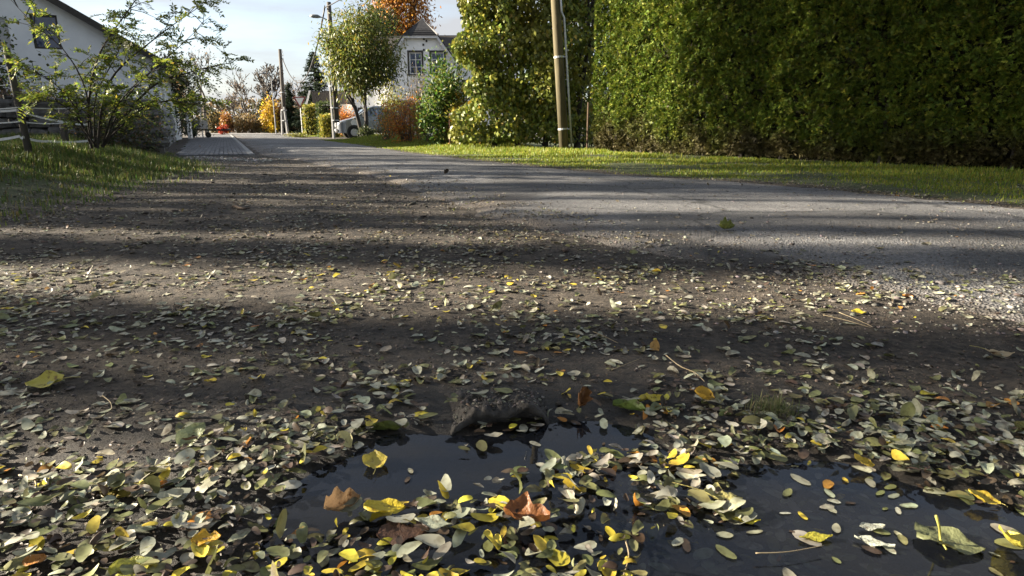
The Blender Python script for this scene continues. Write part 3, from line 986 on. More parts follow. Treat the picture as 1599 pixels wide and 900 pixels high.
# --- low annex with dark felt roof between spruce and house
AY = 54.0
a0 = at(512, 200, AY)
an = empty('garage_annex', (a0.x, AY, 0), 'low annex with dark flat roof behind the clipped hedge', 'annex')
def la(px, py): v = at(px, py, AY); return (v.x - a0.x, v.z)
x0, z0 = la(488, 163); x1, z1 = la(541, 145)
wall_panel([(x0, 0), (x1, 0), (x1, z0), (x0, z0)], [(x0 + .5, .9, x0 + 1.5, 1.9)]).build('wall', M_CONC, an)
window(an, x0 + .5, .9, x0 + 1.5, 1.9, bars=(1, 0), dark=True)
b = MB(); b.box((x0, .01, 0), (x0 + .05, 5, z0)); b.box((x1 - .05, .01, 0), (x1, 5, z0)); b.build('side_wall', M_CONC, an)
npk = 16
for k in range(npk):
    MB().box((x0 + (x1 - x0) * k / npk + .008, -.06 - .004 * (k % 2), z0), (x0 + (x1 - x0) * (k + 1) / npk - .008, -.005, z1 + .1)).build('plank', M_FRAMED, an)
b = MB(); b.prism([(x0 - .2, 3.2, z0 - .05), (x0 - .2, 3.2, z0 + .12), (x0 - .2, 3.6, z1 + .35), (x0 - .2, 3.6, z1 + .2)], (x1 - x0 + .4, 0, 0)); b.build('roof', M_SLATE, an)
b = MB(); b.prism([(x0 - .9, -.1, z0 - .9), (x0 - .75, -.1, z0 - .9), (x0 - .05, -.1, z1 + .15), (x0 - .2, -.1, z1 + .15)], (0, .05, 0)); b.build('verge_board', M_TRIM, an)
b = MB(); b.tube([(x0 + 1.4, 3.5, z1 + .9), (x1 - .1, 3.5, z1 + .9)], .05, 6)
for k in range(4):
    xx_ = x0 + 1.5 + k * (x1 - x0 - 1.7) / 3; b.tube([(xx_, 3.5, z1 + .1), (xx_, 3.5, z1 + .9)], .035, 6)
b.build('railing', M_FRAMED, an)

# ------------------------------------------------------------------ stone walls
M_STONE = pbr('rubble_stone', (0.045, 0.043, 0.042), (0.13, 0.125, 0.12), 3, 0.9, 0.6, 18)
M_STONEP = pbr('pale_stone', (0.13, 0.13, 0.13), (0.30, 0.295, 0.285), 3, 0.9, 0.6, 18)


def stone_mesh(seed, m):
    rs = random.Random(seed)
    bm = bmesh.new(); bmesh.ops.create_cube(bm, size=1)
    bmesh.ops.subdivide_edges(bm, edges=list(bm.edges), cuts=1, use_grid_fill=True)
    for v in bm.verts:
        l_ = v.co.length; v.co *= (0.58 / l_) ** 0.42
        v.co += Vector((rs.gauss(0, .035), rs.gauss(0, .035), rs.gauss(0, .035)))
    me = bpy.data.meshes.new('stone'); bm.to_mesh(me); bm.free(); me.materials.append(m)
    return me


def stone_wall(name, label, p0, p1, hgt, sw, sh_, m, seed, grow_=0.0, h1=None, depth=0.3):
    rs = random.Random(seed)
    p0, p1 = Vector(p0), Vector(p1); d = (p1 - p0); Ltot = d.length; d.normalize()
    root = empty(name, p0, label, 'stone wall', rz=math.atan2(d.y, d.x))
    ms = [stone_mesh(seed + k, m) for k in range(7)]
    h1 = h1 or hgt
    b = MB(); b.prism([(0, .06, -.2), (Ltot, .06, -.2), (Ltot, .06, h1 * .93), (0, .06, hgt * .93)], (0, depth, 0)); b.build('core', M_MORTAR, root)
    s, n_ = 0.0, 0
    row_h = sh_
    z = 0.0
    while z < hgt - .03:
        s = rs.uniform(-.2, 0)
        while s < Ltot:
            k = 1 + grow_ * max(s, 0) / Ltot
            ww = sw * rs.uniform(.6, 1.5) * k; hh = row_h * rs.uniform(.8, 1.15)
            if z < (hgt + (h1 - hgt) * s / Ltot) - .04:
                o = bpy.data.objects.new('stone', ms[rs.randrange(7)]); COL.objects.link(o); o.parent = root; n_ += 1
                o.location = (s + ww / 2, .05 + rs.uniform(-.03, .03), z + hh / 2); o.scale = (ww * 1.02, .28, hh * 1.05); o.rotation_euler = (rs.gauss(0, .06), rs.gauss(0, .06), rs.gauss(0, .05))
            s += ww
        z += row_h
    return n_


pa, pb_ = at(-120, 200, 13.8), at(238, 200, 13.8)
stone_wall('rubble_wall', 'dark rubble stone wall behind the wire fence on the left', (pa.x, 13.8, .2), (pb_.x, 13.8, .2), 0.85, .42, .2, M_STONE, 11)
wl = pv_o + pn * 2.1 + pd * 2.5
wr = pv_o + pn * 3.25 + pd * 30
stone_wall('retaining_wall', 'grey rubble retaining wall along the block paved footpath', (wl.x, wl.y, 0), (wr.x, wr.y, 0), 1.15, .45, .24, M_STONEP, 23, grow_=2.0, h1=1.5)

# ------------------------------------------------------------------ poles, lamps, cables
M_POLE = pbr('weathered_pole_wood', (0.045, 0.038, 0.02), (0.115, 0.095, 0.05), 5, 0.85, 0.7, 22, stretch=(1, 1, 0.12))
M_POLED = pbr('dark_pole_wood', (0.045, 0.04, 0.036), (0.10, 0.09, 0.08), 5, 0.85, 0.7, 22, stretch=(1, 1, 0.12))
M_BLACK = pbr('black_plastic', (0.012, 0.012, 0.013), (0.025, 0.025, 0.026), 10, 0.5)
M_LAMP = pbr('lamp_housing', (0.13, 0.14, 0.15), (0.20, 0.21, 0.22), 6, 0.5)

b0 = at(881, 236, 17.2); b0.z = 0
top = at(864, -60, 17.2)
dx = (top.x - b0.x) / top.z
HP = 9.2
p1 = empty('utility_pole', b0, 'tall wooden utility pole with steel conduit at the hedge gap', 'utility pole')
b = MB(); b.tube([(dx * z, 0, z) for z in (-.3, 2, 4, 6, HP)], [.130, .126, .12, .112, .104], 14); b.build('pole', M_POLE, p1, smooth=True)
b = MB(); b.tube([(dx * z * .9 + .20 - .012 * z, -.07, z) for z in (-.1, 1.5, 2.8, 3.3)] + [(dx * 3.4 + .12, -.10, 3.45), (dx * 5 + .1, -.1, 5.2)], .028, 8); b.build('conduit', M_METAL, p1, smooth=True)
for z in (.55, 2.35, 4.6):
    b = MB(); b.tube([(dx * z, 0, z), (dx * (z + .045), 0, z + .045)], .136, 14); b.tube([(dx * z + .12, -.08, z + .02), (dx * z + .22, -.08, z + .02)], .018, 6); b.build('clamp_band', M_METAL, p1)
for k in (-1, 1):
    b = MB(); b.tube([(dx * HP + k * .12, 0, HP - .3), (dx * HP + k * .25, 0, HP - .3), (dx * HP + k * .25, 0, HP - .18)], .012, 5); b.tube([(dx * HP + k * .25, 0, HP - .18), (dx * HP + k * .25, 0, HP - .1)], [.045, .03], 8); b.build('insulator', M_FRAMEW, p1)

b2 = at(523, 215, 38.0); b2.z = 0
t2 = at(508, 3, 38.0); dx2 = (t2.x - b2.x) / t2.z
p2 = empty('utility_pole', b2, 'leaning utility pole carrying a street lamp beside the round tree', 'utility pole')
b = MB(); b.tube([(dx2 * z + .16, .1, z) for z in (.9, 3, 5, t2.z)], [.15, .145, .135, .12], 12); b.build('pole', M_POLED, p2, smooth=True)
b = MB(); b.tube([(dx2 * z - .04, -.08, z) for z in (-.2, 1.5, 3.6)], [.10, .09, .075], 6); b.build('concrete_stub', M_CONC, p2)
for z in (1.0, 1.7, 2.9):
    MB().tube([(dx2 * z + .08, 0, z), (dx2 * z + .08, 0, z + .06)], .22, 10).build('clamp_band', M_METAL, p2)
zl = at(505, 28, 38).z
b = MB(); b.tube([(dx2 * zl + .1, 0, zl - .15), (dx2 * zl - .2, -.05, zl), (dx2 * zl - .35, -.1, zl + .02)], .035, 8); arm = b.build('lamp_arm', M_METAL, p2)
b = MB(); b.tube([(dx2 * zl - .3, -.1, zl + .02), (dx2 * zl - .45, -.12, zl + .06), (dx2 * zl - .7, -.15, zl + .08), (dx2 * zl - .88, -.17, zl + .07)], [.05, .12, .13, .06], 10); b.v = [(x, y, zl + (z - zl) * .8) for x, y, z in b.v]; b.build('lamp_head', M_LAMP, p2, smooth=True)

b3 = at(446, 209, 58.0); b3.z = 0
t3 = at(437, 77, 58.0); dx3 = (t3.x - b3.x) / t3.z
p3 = empty('utility_pole', b3, 'far dark utility pole on a pale concrete foot at the junction', 'utility pole')
b = MB(); b.tube([(dx3 * z, 0, z) for z in (.6, 3, 5, t3.z)], [.19, .17, .155, .14], 12); b.build('pole', M_POLED, p3, smooth=True)
b = MB(); b.tube([(.25, -.1, -.2), (.1, -.1, 2.4)], [.15, .1], 6); b.tube([(-.28, -.05, -.2), (-.18, -.05, 2.1)], [.12, .08], 6); b.build('concrete_foot', M_CONC, p3)
for z in (1.2, 2.1, 3.6): MB().tube([(dx3 * z, 0, z), (dx3 * z, 0, z + .07)], .24, 10).build('clamp_band', M_METAL, p3)
for k in range(3):
    zz = t3.z - .25 - k * .3; b = MB(); b.tube([(dx3 * zz, 0, zz), (dx3 * zz + .28, -.1, zz), (dx3 * zz + .28, -.1, zz + .15)], .03, 5); b.build('insulator', M_FRAMEW, p3)

lb = at(431, 205, 66); lb.z = 0; lt = at(434, 118, 66)
ls = empty('street_lamp', lb, 'slim distant street lamp left of the junction pole', 'street lamp')
b = MB(); b.tube([(0, 0, 0), (0, 0, lt.z), (-.2, 0, lt.z + .15), (-.6, 0, lt.z + .2)], [.06, .045, .04, .035], 8); b.build('post', M_LAMP, ls)
MB().tube([(-.5, 0, lt.z + .2), (-.8, 0, lt.z + .22), (-1.2, 0, lt.z + .2)], [.07, .12, .05], 8).build('lamp_head', M_LAMP, ls)


def cable(label, a, e, sag, r=.03, name='overhead_cable'):
    a, e = Vector(a), Vector(e); pts = []
    for k in range(25):
        t = k / 24; p = a.lerp(e, t); p.z -= sag * 4 * t * (1 - t); pts.append(p - a)
    o = MB().tube(pts, r, 5).build(name, M_BLACK, None, loc=a, smooth=True)
    return tag(o, label, 'cable', 'overhead cables')


c2 = at(507, 12, 38.0); c3 = at(441, 92, 58.0)
cable('black overhead cable sagging between the lamp pole and the far pole', c2, c3, 2.9, .045)
cable('black overhead cable rising from the lamp pole to the near pole', c2, (b0.x + dx * HP, b0.y, HP - .4), .8, .03)

# ------------------------------------------------------------------ yield sign, sign board, trailer, gate
yb = at(472, 206, 46.5); yb.z = 0
ysn = empty('yield_sign', yb, 'triangular yield sign on a post above the clipped hedge', 'road sign')
yt = at(472, 151, 46.5).z; yv = at(472, 167, 46.5).z
b = MB(); b.tube([(0, .05, 0), (0, .05, yt)], .035, 8); b.build('post', M_METAL, ysn)
hw = .47
M_RED = pbr('shaded_red', (0.16, 0.03, 0.03), (0.22, 0.05, 0.045), 6, 0.5)  # red darkened in its colour to stand for shade on the sign
b = MB(); b.prism([(-hw, 0, yt), (hw, 0, yt), (0, 0, yt - .82)], (0, .015, 0)); b.build('border_plate', M_RED, ysn)
b = MB(); b.prism([(-hw + .16, -.004, yt - .09), (hw - .16, -.004, yt - .09), (0, -.004, yt - .64)], (0, .003, 0)); b.build('face_plate', M_FRAMEW, ysn)

sb = at(311, 206, 40.0); sb.z = 0
sg_ = empty('sign_board', sb, 'grey back of a tall sign board on two metal posts by the wall', 'sign')
bt, bb_ = at(311, 146, 40).z, at(311, 176, 40).z
for k in (-.18, .2): MB().tube([(k, 0, 0), (k, 0, bt - .1)], .035, 8).build('post', M_METAL, sg_)
b = MB(); b.box((-.32, -.04, bb_), (.32, -.035 + .0, bt)); b.box((-.32, -.06, bt - .25), (.32, -.041, bt - .2)); b.box((-.32, -.06, bb_ + .2), (.32, -.041, bb_ + .25)); b.build('board', M_LAMP, sg_)

trl = at(318, 210, 38.5); trl.z = .04
tr0 = empty('car_trailer', trl, 'small grey box trailer with drawbar and jockey wheel at the pavement end', 'trailer')
b = MB(); b.box((-.9, -.45, .5), (.05, .6, .98)); b.build('box', M_LAMP, tr0, bevel=.02)
b = MB(); b.box((-.95, -.49, .98), (.1, .64, 1.02)); b.build('lid', M_METAL, tr0)
b = MB(); b.box((-.9, -.35, .40), (1.55, -.27, .49)); b.box((.05, -.37, .41), (1.5, -.25, .48)); b.tube([(1.5, -.3, .45), (1.75, -.3, .47)], .05, 8); b.build('drawbar', M_BLACK, tr0)
b = MB(); b.tube([(.42, -.36, .16), (.42, -.26, .16)], .16, 14); b.build('jockey_wheel', M_BLACK, tr0)
MB().tube([(.42, -.31, .18), (.42, -.31, .8)], .03, 8).build('jockey_stand', M_METAL, tr0)
MB().tube([(-.45, -.62, .28), (-.45, -.48, .28)], .28, 16).build('wheel', M_BLACK, tr0)
MB().box((-.75, -.64, .50), (-.15, -.46, .60)).build('mudguard', M_BLACK, tr0)

gtp = at(297, 210, 36.0); gtp.z = 0
go = empty('gate_post', gtp, 'white square gate post at the end of the retaining wall', 'post')
b = MB(); b.box((-.09, -.09, 0), (.09, .09, 1.35)); b.build('shaft', M_FRAMEW, go); b = MB(); b.box((-.13, -.13, 1.352), (.13, .13, 1.42)); b.build('cap', M_CONC, go)

# ------------------------------------------------------------------ wire fence on the bank
M_TAPE = pbr('white_fence_tape', (0.5, 0.5, 0.5), (0.66, 0.66, 0.66), 30, 0.6)
fa = at(43, 226, 8.1); fa_t = at(10, 75, 8.1)
fa.z = float(ground_h(fa.x, fa.y)) - .02
fp = empty('fence_post', fa, 'dark round fence post nearest the left edge, bare of leaves', 'fence post')
e = fa_t - fa
b = MB(); b.tube([(0, 0, 0), e * .5, e * .97, e], [.043, .041, .039, .034], 10); b.build('post', M_POLED, fp, smooth=True)
for k in (.86, .56, .34):
    q = e * k; b = MB(); b.tube([q + Vector((-.04, -.03, 0)), q + Vector((-.11, -.05, .0))], .018, 6); b.tube([q + Vector((-.11, -.05, -.02)), q + Vector((-.11, -.05, .03))], .022, 6); b.build('insulator', M_BLACK, fp)
fb = at(101, 222, 9.8); fbt = at(96, 168, 9.8); fb.z = float(ground_h(fb.x, fb.y)) - .02
fq = empty('fence_post', fb, 'short dark fence post under the locust branches', 'fence post')
e2 = fbt - fb
b = MB(); b.tube([(0, 0, 0), e2 * .6, e2], [.05, .048, .044], 8); b.build('post', M_POLED, fq, smooth=True)
MB().tube([e2 * .85 + Vector((-.03, -.04, 0)), e2 * .85 + Vector((-.1, -.05, 0))], .016, 6).build('insulator', M_BLACK, fq)


def tape(label, pts, wd=.028):
    pts = [Vector(p) for p in pts]; o0 = pts[0].copy(); b = MB()
    P = []
    for k in range(len(pts) - 1):
        for j in range(6):
            t = j / 6; q = pts[k].lerp(pts[k + 1], t); q.z -= .02 * 4 * t * (1 - t); P.append(q - o0)
    P.append(pts[-1] - o0)
    up_ = Vector((0, 0, wd / 2)); th = Vector((0, .004, 0))
    for k in range(len(P) - 1):
        b.prism([P[k] - up_, P[k + 1] - up_, P[k + 1] + up_, P[k] + up_], th)
    return tag(b.build('fence_tape', M_TAPE, None, loc=o0), label, 'fence tape', 'white tapes of the wire fence')


yf = 8.0
tape('topmost thin white fence tape, level across the dark wall', [at(-60, 168, yf), at(28, 168, yf), at(150, 167, 9.6)], .014)
tape('white fence tape sloping down from the bare post to the right', [at(-40, 171, yf), at(26, 172, yf), at(98, 190, 9.6), at(140, 194, 9.9)], .026)
tape('thin middle white fence tape just under the sloping one', [at(-60, 190, yf), at(31, 190, yf), at(99, 192, 9.62)], .014)
tape('lowest white fence tape hanging near the grass', [at(-40, 219, yf), at(30, 213, yf), at(36, 214, yf), at(75, 221, 9.2), at(145, 219, 9.9)], .03)
tape('thin wire on the black insulator by the house wall', [at(-60, 91, yf), at(11, 92, yf)], .008)
tape('thin wire on the lower black insulator by the house wall', [at(-60, 132, yf), at(18, 132, yf)], .01)

# ------------------------------------------------------------------ van
M_PAINT = pbr('dark_van_paint', (0.24, 0.26, 0.29), (0.30, 0.32, 0.35), 2, 0.22, metal=0.6, spec=0.6, coat=1.0)
M_TYRE = pbr('tyre', (0.012, 0.012, 0.012), (0.02, 0.02, 0.02), 20, 0.9)
M_LIGHT = pbr('headlight_glass', (0.45, 0.47, 0.5), (0.6, 0.62, 0.65), 4, 0.12, spec=0.7)
M_WSCREEN = pbr('windscreen', (0.015, 0.018, 0.02), (0.03, 0.035, 0.04), 1, 0.04, spec=0.9, coat=1.0)
vp = at(526, 214, 39.0); vp.z = 0
hd = Vector((-0.93, -0.37, 0)).normalized()
van = empty('parked_van', vp, 'dark van parked nose out behind the round tree', 'van', rz=math.atan2(hd.y, hd.x))
# local x forward, nose at x=0, length 5; y to its left (towards the camera)
prof = [(0.0, .32), (0.03, .62), (-.02, .86), (-.14, 1.0), (-.95, 1.20), (-1.05, 1.24), (-1.85, 1.80), (-2.1, 1.88), (-3.4, 1.92), (-4.75, 1.86), (-4.92, 1.7), (-5.0, 1.0), (-5.0, .32)]


def vw(x, z):
    wv = .95 - .14 * max(0, (z - 1.05)) ** 1.2
    if x > -.5: wv -= .22 * ((x + .5) / .5) ** 2
    if x < -4.6: wv -= .06 * ((-4.6 - x) / .4) ** 2
    return wv


xs = np.linspace(0.0, -5.0, 42)
top_z = np.interp(-xs, [-p[0] for p in prof[2:11]], [p[1] for p in prof[2:11]])
rows = [.32, .5, .7, .9, 1.08, 1.25, 1.45, 1.65, 1.8, 1.95]
bV, bF = [], []
NR = 9
for x, tz in zip(xs, top_z):
    ring = []
    for f in np.linspace(0, 1, NR):
        z = .30 + (tz - .06 - .30) * f; ring.append((x, vw(x, z), z))
    wt = vw(x, tz - .06)
    arch = [(x, wt * .93, tz - .02), (x, wt * .6, tz), (x, 0, tz + .015)]
    ring = ring + arch
    ring = ring + [(a, -b_, c) for a, b_, c in ring[-2::-1]]
    bV += ring
R_ = len(bV) // len(xs)
for i in range(len(xs) - 1):
    for j in range(R_ - 1):
        a = i * R_ + j; bF.append((a, a + 1, a + 1 + R_, a + R_))
bF.append(tuple(range(R_))); bF.append(tuple(range((len(xs) - 1) * R_, len(xs) * R_))[::-1])
mbv = MB(); mbv.v, mbv.f = bV, bF
# wheel arches are dark discs set proud, the wheels stand in them
body = mbv.build('body', M_PAINT, van, smooth=True)
for x in (-.92, -4.0):
    for sy_ in (1, -1):
        y_ = sy_ * .955
        MB().tube([(x, y_ - sy_ * .2, .36), (x, y_ + sy_ * .012, .36)], .42, 20).build('wheel_arch', M_BLACK, van)
        wv = MB().tube([(x, y_ - sy_ * .19, .34), (x, y_ + sy_ * .03, .34)], [.33, .33], 20).build('wheel', M_TYRE, van)
        MB().tube([(x, y_ + sy_ * .031, .34), (x, y_ + sy_ * .045, .34)], [.22, .19], 14).build('rim', M_METAL, wv)


def side_panel(name, pts, m, parent, off=.012):
    for s_ in (1, -1):
        MB().prism([(x, s_ * (vw(x, z) + off), z) for x, z in pts], (0, -s_ * .01, 0)).build(name, m, parent)


side_panel('front_side_window', [(-1.32, 1.27), (-2.28, 1.27), (-2.28, 1.72), (-1.92, 1.72)], M_WSCREEN, van)
side_panel('sliding_door_window', [(-2.36, 1.27), (-3.55, 1.27), (-3.55, 1.73), (-2.36, 1.73)], M_WSCREEN, van)
side_panel('rear_side_window', [(-3.63, 1.27), (-4.72, 1.27), (-4.66, 1.70), (-3.63, 1.73)], M_WSCREEN, van)
side_panel('belt_trim', [(-1.2, 1.22), (-4.7, 1.22), (-4.7, 1.25), (-1.2, 1.25)], M_METAL, van, .016)
side_panel('sill', [(-1.35, .33), (-3.55, .33), (-3.55, .45), (-1.35, .45)], M_BLACK, van)
side_panel('sliding_door_rail', [(-3.0, 1.12), (-4.7, 1.12), (-4.7, 1.15), (-3.0, 1.15)], M_BLACK, van)
b = MB(); b.quad((-1.06, .78, 1.262), (-1.06, -.78, 1.262), (-1.80, -.70, 1.79), (-1.80, .70, 1.79)); b.v = [(x + .012, y, z + .016) for x, y, z in b.v]; b.build('windscreen', M_WSCREEN, van)
b = MB(); b.box((-.04, -.48, .62), (.035, .48, .88)); gr = b.build('grille', M_BLACK, van, bevel=.015)
for k in range(3): MB().box((.03, -.46, .66 + k * .08), (.05, .46, .68 + k * .08)).build('grille_bar', M_METAL, gr)
b = MB(); b.tube([(.035, 0, .77), (.06, 0, .77)], .085, 16); b.build('round_emblem', M_METAL, gr)
b = MB(); b.box((-.12, -.74, .30), (.07, .74, .56)); b.build('bumper', M_BLACK, van, bevel=.05)
b = MB(); b.box((.071, -.26, .42), (.08, .26, .53)); b.build('number_plate', M_FRAMEW, van)
for s_ in (1, -1):
    b = MB(); b.prism([(-.02, s_ * .50, .70), (-.42, s_ * .905, .80), (-.40, s_ * .90, .97), (-.03, s_ * .52, .90)], (.02, s_ * .03, .0)); b.build('headlight', M_LIGHT, van)
    b = MB(); b.box((-1.62, s_ * 1.0 - .09, 1.2), (-1.46, s_ * 1.0 + .12, 1.48)); b.build('door_mirror', M_BLACK, van, bevel=.03)
    b = MB(); b.box((-2.25, s_ * .96 - .01, 1.0), (-2.05, s_ * .96 + .02, 1.04)); b.build('door_handle', M_BLACK, van)
b = MB(); b.tube([(-.95, .958, .90), (-.95, .966, .90)], .20, 18); b.v = [(x * 1.0, y, z) for x, y, z in b.v]; b.build('round_white_disc', M_FRAMEW, van)  # plain white disc added on the front wing

# ------------------------------------------------------------------ left vegetation: locust sapling
LY = 8.3
GREEN = [(0.10, 0.14, 0.022), (0.15, 0.19, 0.03), (0.22, 0.24, 0.035), (0.32, 0.27, 0.04)]
lbase = at(150, 232, LY); lbase.z = float(ground_h(lbase.x, lbase.y)) - .03
loc = empty('locust_sapling', lbase, 'young locust tree with feathery leaves on the grassy bank', 'tree')
stems_px = [
    [(143, 232, 0), (138, 165, 0), (155, 85, .1), (205, 10, .2), (240, -40, .3)],
    [(152, 232, 0), (170, 130, .15), (240, 62, .3), (320, 5, .4)],
    [(160, 230, .1), (200, 150, .2), (262, 90, .1), (326, 30, 0)],
    [(160, 230, .1), (232, 140, .3), (300, 112, .3), (362, 98, .3)],
    [(143, 232, 0), (136, 150, -.1), (105, 85, -.2), (50, 35, -.3), (10, -8, -.3)],
    [(141, 226, 0), (112, 160, -.2), (70, 120, -.3), (32, 108, -.4)],
    [(158, 228, 0), (215, 175, -.2), (262, 158, -.3), (300, 165, -.4)],
    [(148, 230, 0), (150, 150, .3), (185, 80, .5), (190, 40, .6)],
    [(160, 228, 0), (180, 170, -.3), (225, 120, -.5), (270, 100, -.5)],
    [(150, 230, 0), (120, 185, -.3), (90, 160, -.4), (60, 160, -.5)],
]
rs = random.Random(5)
bt_, br_ = MB(), MB()
LP, LA, LN = [], [], []
def bez(pts, n):
    out_ = []
    for i in range(n):
        t = i / (n - 1) * (len(pts) - 1); k = min(int(t), len(pts) - 2); f = t - k
        p0_, p1_, p2_, p3_ = pts[max(k - 1, 0)], pts[k], pts[k + 1], pts[min(k + 2, len(pts) - 1)]
        out_.append(0.5 * ((2 * p1_) + (p2_ - p0_) * f + (2 * p0_ - 5 * p1_ + 4 * p2_ - p3_) * f * f + (3 * p1_ - p0_ - 3 * p2_ + p3_) * f ** 3))
    return out_


def compound(p, d, Lr):
    """one feather leaf: rachis from p along d with paired leaflets"""
    n = rs.randint(6, 9); d = d.normalized(); side = d.cross(Vector((rs.gauss(0, .5), rs.gauss(0, .5), 1))).normalized(); nn = side.cross(d)
    pts = []
    for k in range(n + 1):
        f = k / n
        q = p + d * Lr * f + Vector((0, 0, -Lr * .38 * f * f)); pts.append(q)
        if k == 0: continue
        for s_ in (1, -1):
            a = side * s_ + d * .35 + Vector((rs.gauss(0, .15), rs.gauss(0, .15), rs.gauss(-.12, .18)))
            LP.append(tuple(q)); LA.append(tuple(a)); LN.append(tuple(nn + Vector((rs.gauss(0, .3), rs.gauss(0, .3), 0))))
    LP.append(tuple(pts[-1])); LA.append(tuple(d)); LN.append(tuple(nn))
    br_.tube(pts, .0016, 3, cap=False)


for si, st in enumerate(stems_px):
    P_ = [at(a, b_, LY + c) - lbase for a, b_, c in st]
    C = bez(P_, 16)
    r0 = .019 if si in (0, 1, 3) else .012
    bt_.tube(C, [r0 * (1 - .86 * i / 15) for i in range(16)], 6, cap=False)
    for i in range(3, 16):
        for _ in range(rs.choice((1, 2, 2))):
            d = (C[min(i + 1, 15)] - C[i - 1]).normalized()
            td = (d * .7 + Vector((rs.gauss(0, .8), rs.gauss(0, .6), rs.gauss(.05, .45)))).normalized()
            tl_ = rs.uniform(.10, .42) * (1.2 - .5 * i / 15)
            tw = [C[i], C[i] + td * tl_ * .5 + Vector((0, 0, .02)), C[i] + td * tl_]
            br_.tube(tw, [.006, .004, .002], 4, cap=False)
            for k in range(rs.randint(2, 4)):
                q = tw[0].lerp(tw[2], rs.uniform(.25, 1.0))
                compound(q, (td * .6 + Vector((rs.gauss(0, .6), rs.gauss(0, .6), rs.gauss(0, .35)))), rs.uniform(.13, .22))
bt_.build('stems', M_BARKD, loc, smooth=True)
br_.build('twigs', M_BARKD, loc)
n = len(LP)
LP, LA, LN = np.array(LP), np.array(LA), np.array(LN)
V, F = leaf_quads(LP, LA, LN, .047 * (0.7 + .6 * rng.random(n)), .023 * (0.75 + .5 * rng.random(n)), .1)
cc = pick_cols(n, GREEN, .3, [.4, .35, .18, .07])
o = link('leaflets', npmesh('leaflets', V, F, np.repeat(cc, 4, 0)), loc, M_LEAF); o['kind'] = 'stuff'

# brown dry plants on top of the rubble wall
x0_, x1_ = at(-30, 160, 14.6).x, at(75, 160, 14.6).x
shrub('dry_shrub', 'brown withered perennials on top of the rubble wall', ((x0_ + x1_) / 2, 14.7, .75), ((x1_ - x0_) / 2, .4, .34), [(0.16, 0.10, 0.07), (0.22, 0.15, 0.10), (0.10, 0.07, 0.05)], (.07, .04), 1500, stems=20, seed=3, group='shrubs on the left bank')
q = at(185, 190, 12.6); shrub('dark_shrub', 'dark tangled shrub under the locust beside the stone wall', (q.x, 12.6, .1), (.9, .5, .42), [(0.03, 0.045, 0.015), (0.06, 0.065, 0.02), (0.09, 0.06, 0.03)], (.06, .035), 2600, stems=16, seed=4, group='shrubs on the left bank')
q = at(90, 150, 12.9); shrub('leafy_shrub', 'yellow green leafy shrub in front of the white house', (q.x, 14.9, .3), (1.2, .4, .62), [(0.09, 0.12, 0.02), (0.15, 0.17, 0.03), (0.06, 0.09, 0.02)], (.07, .045), 1700, stems=14, seed=6, group='shrubs on the left bank', shell=.2)
q = at(258, 150, 33); shrub('evergreen_bush', 'tall dark evergreen bush behind the retaining wall', (q.x, 33, .2), (2.2, 1.5, 2.1), [(0.018, 0.03, 0.012), (0.03, 0.05, 0.015), (0.06, 0.05, 0.02)], (.14, .08), 5000, stems=10, seed=8, group='bushes along the retaining wall', shell=.2)
q = at(288, 190, 37); shrub('evergreen_bush', 'smaller dark bush beside the white gate post', (q.x - .4, 37, .2), (1.0, 1.0, 1.3), [(0.02, 0.032, 0.012), (0.035, 0.05, 0.015)], (.12, .07), 2000, stems=8, seed=9, group='bushes along the retaining wall', shell=.2)

# ------------------------------------------------------------------ right: thuja hedge
hA = np.array([*at(931, 238, 16.9)[:2]]); hB = np.array([*at(1599, 270, 9.2)[:2]])
hdv = (hB - hA) / np.linalg.norm(hB - hA); hnv = np.array([hdv[1], -hdv[0]])       # hnv faces the lane
if hnv[0] > 0: hnv = -hnv
HL, HH, HD = 15.5, 3.9, 1.3
hroot = empty('thuja_hedge', (hA[0], hA[1], 0), 'tall clipped green thuja hedge filling the right side', 'hedge')
TH = [(0.060, 0.090, 0.014), (0.095, 0.120, 0.018), (0.035, 0.06, 0.012), (0.14, 0.15, 0.022)]


def hedge_surface(s, z):
    bul = (fbm(s * 2.6, z * 2.6, 61, 3) - .5) * .30 + (fbm(s * 8, z * 8, 62, 2) - .5) * .14
    return bul - .10 * sstep(.5, 0, z) - .12 * sstep(HH - .5, HH, z)


def thuja(n, layer):
    s = rng.random(n) * (HL + .3) - .15; z = .06 + (HH - .06) * rng.random(n)
    dpt = hedge_surface(s, z) - layer
    gap = fbm(s * 5, z * 5, 63, 2)
    kp = rng.random(n) < (0.35 + 1.3 * sstep(.3, .6, gap))
    s, z, dpt = s[kp], z[kp], dpt[kp]
    n = len(s)
    base = np.stack([hdv[0] * s + hnv[0] * dpt, hdv[1] * s + hnv[1] * dpt, z], -1)
    # near end face
    return base, n


def sprays(base, outv, kk=5, L_=.056):
    n = len(base)
    ax = unit(outv * .55 + np.array([0, 0, .15]) + rng.normal(size=(n, 3)) * .5)
    pl = unit(rng.normal(size=(n, 3)) + np.array([0, 0, .4]))
    sd = unit(np.cross(ax, pl))
    P, A, N = [], [], []
    for k in range(kk):
        f = (k - (kk - 1) / 2) / ((kk - 1) / 2)
        a = unit(ax * (1.05 - .5 * abs(f)) + sd * f * .95 + np.array([0, 0, -.18 * abs(f)]))
        P.append(base + ax * L_ * .35 * (1 - abs(f))); A.append(a); N.append(np.cross(a, sd) + rng.normal(size=(n, 3)) * .2)
    Ls = np.tile(L_ * (.7 + .6 * rng.random(n)), kk)
    V, F = leaf_quads(np.concatenate(P), np.concatenate(A), np.concatenate(N), Ls, Ls * .34, .05)
    return V, F


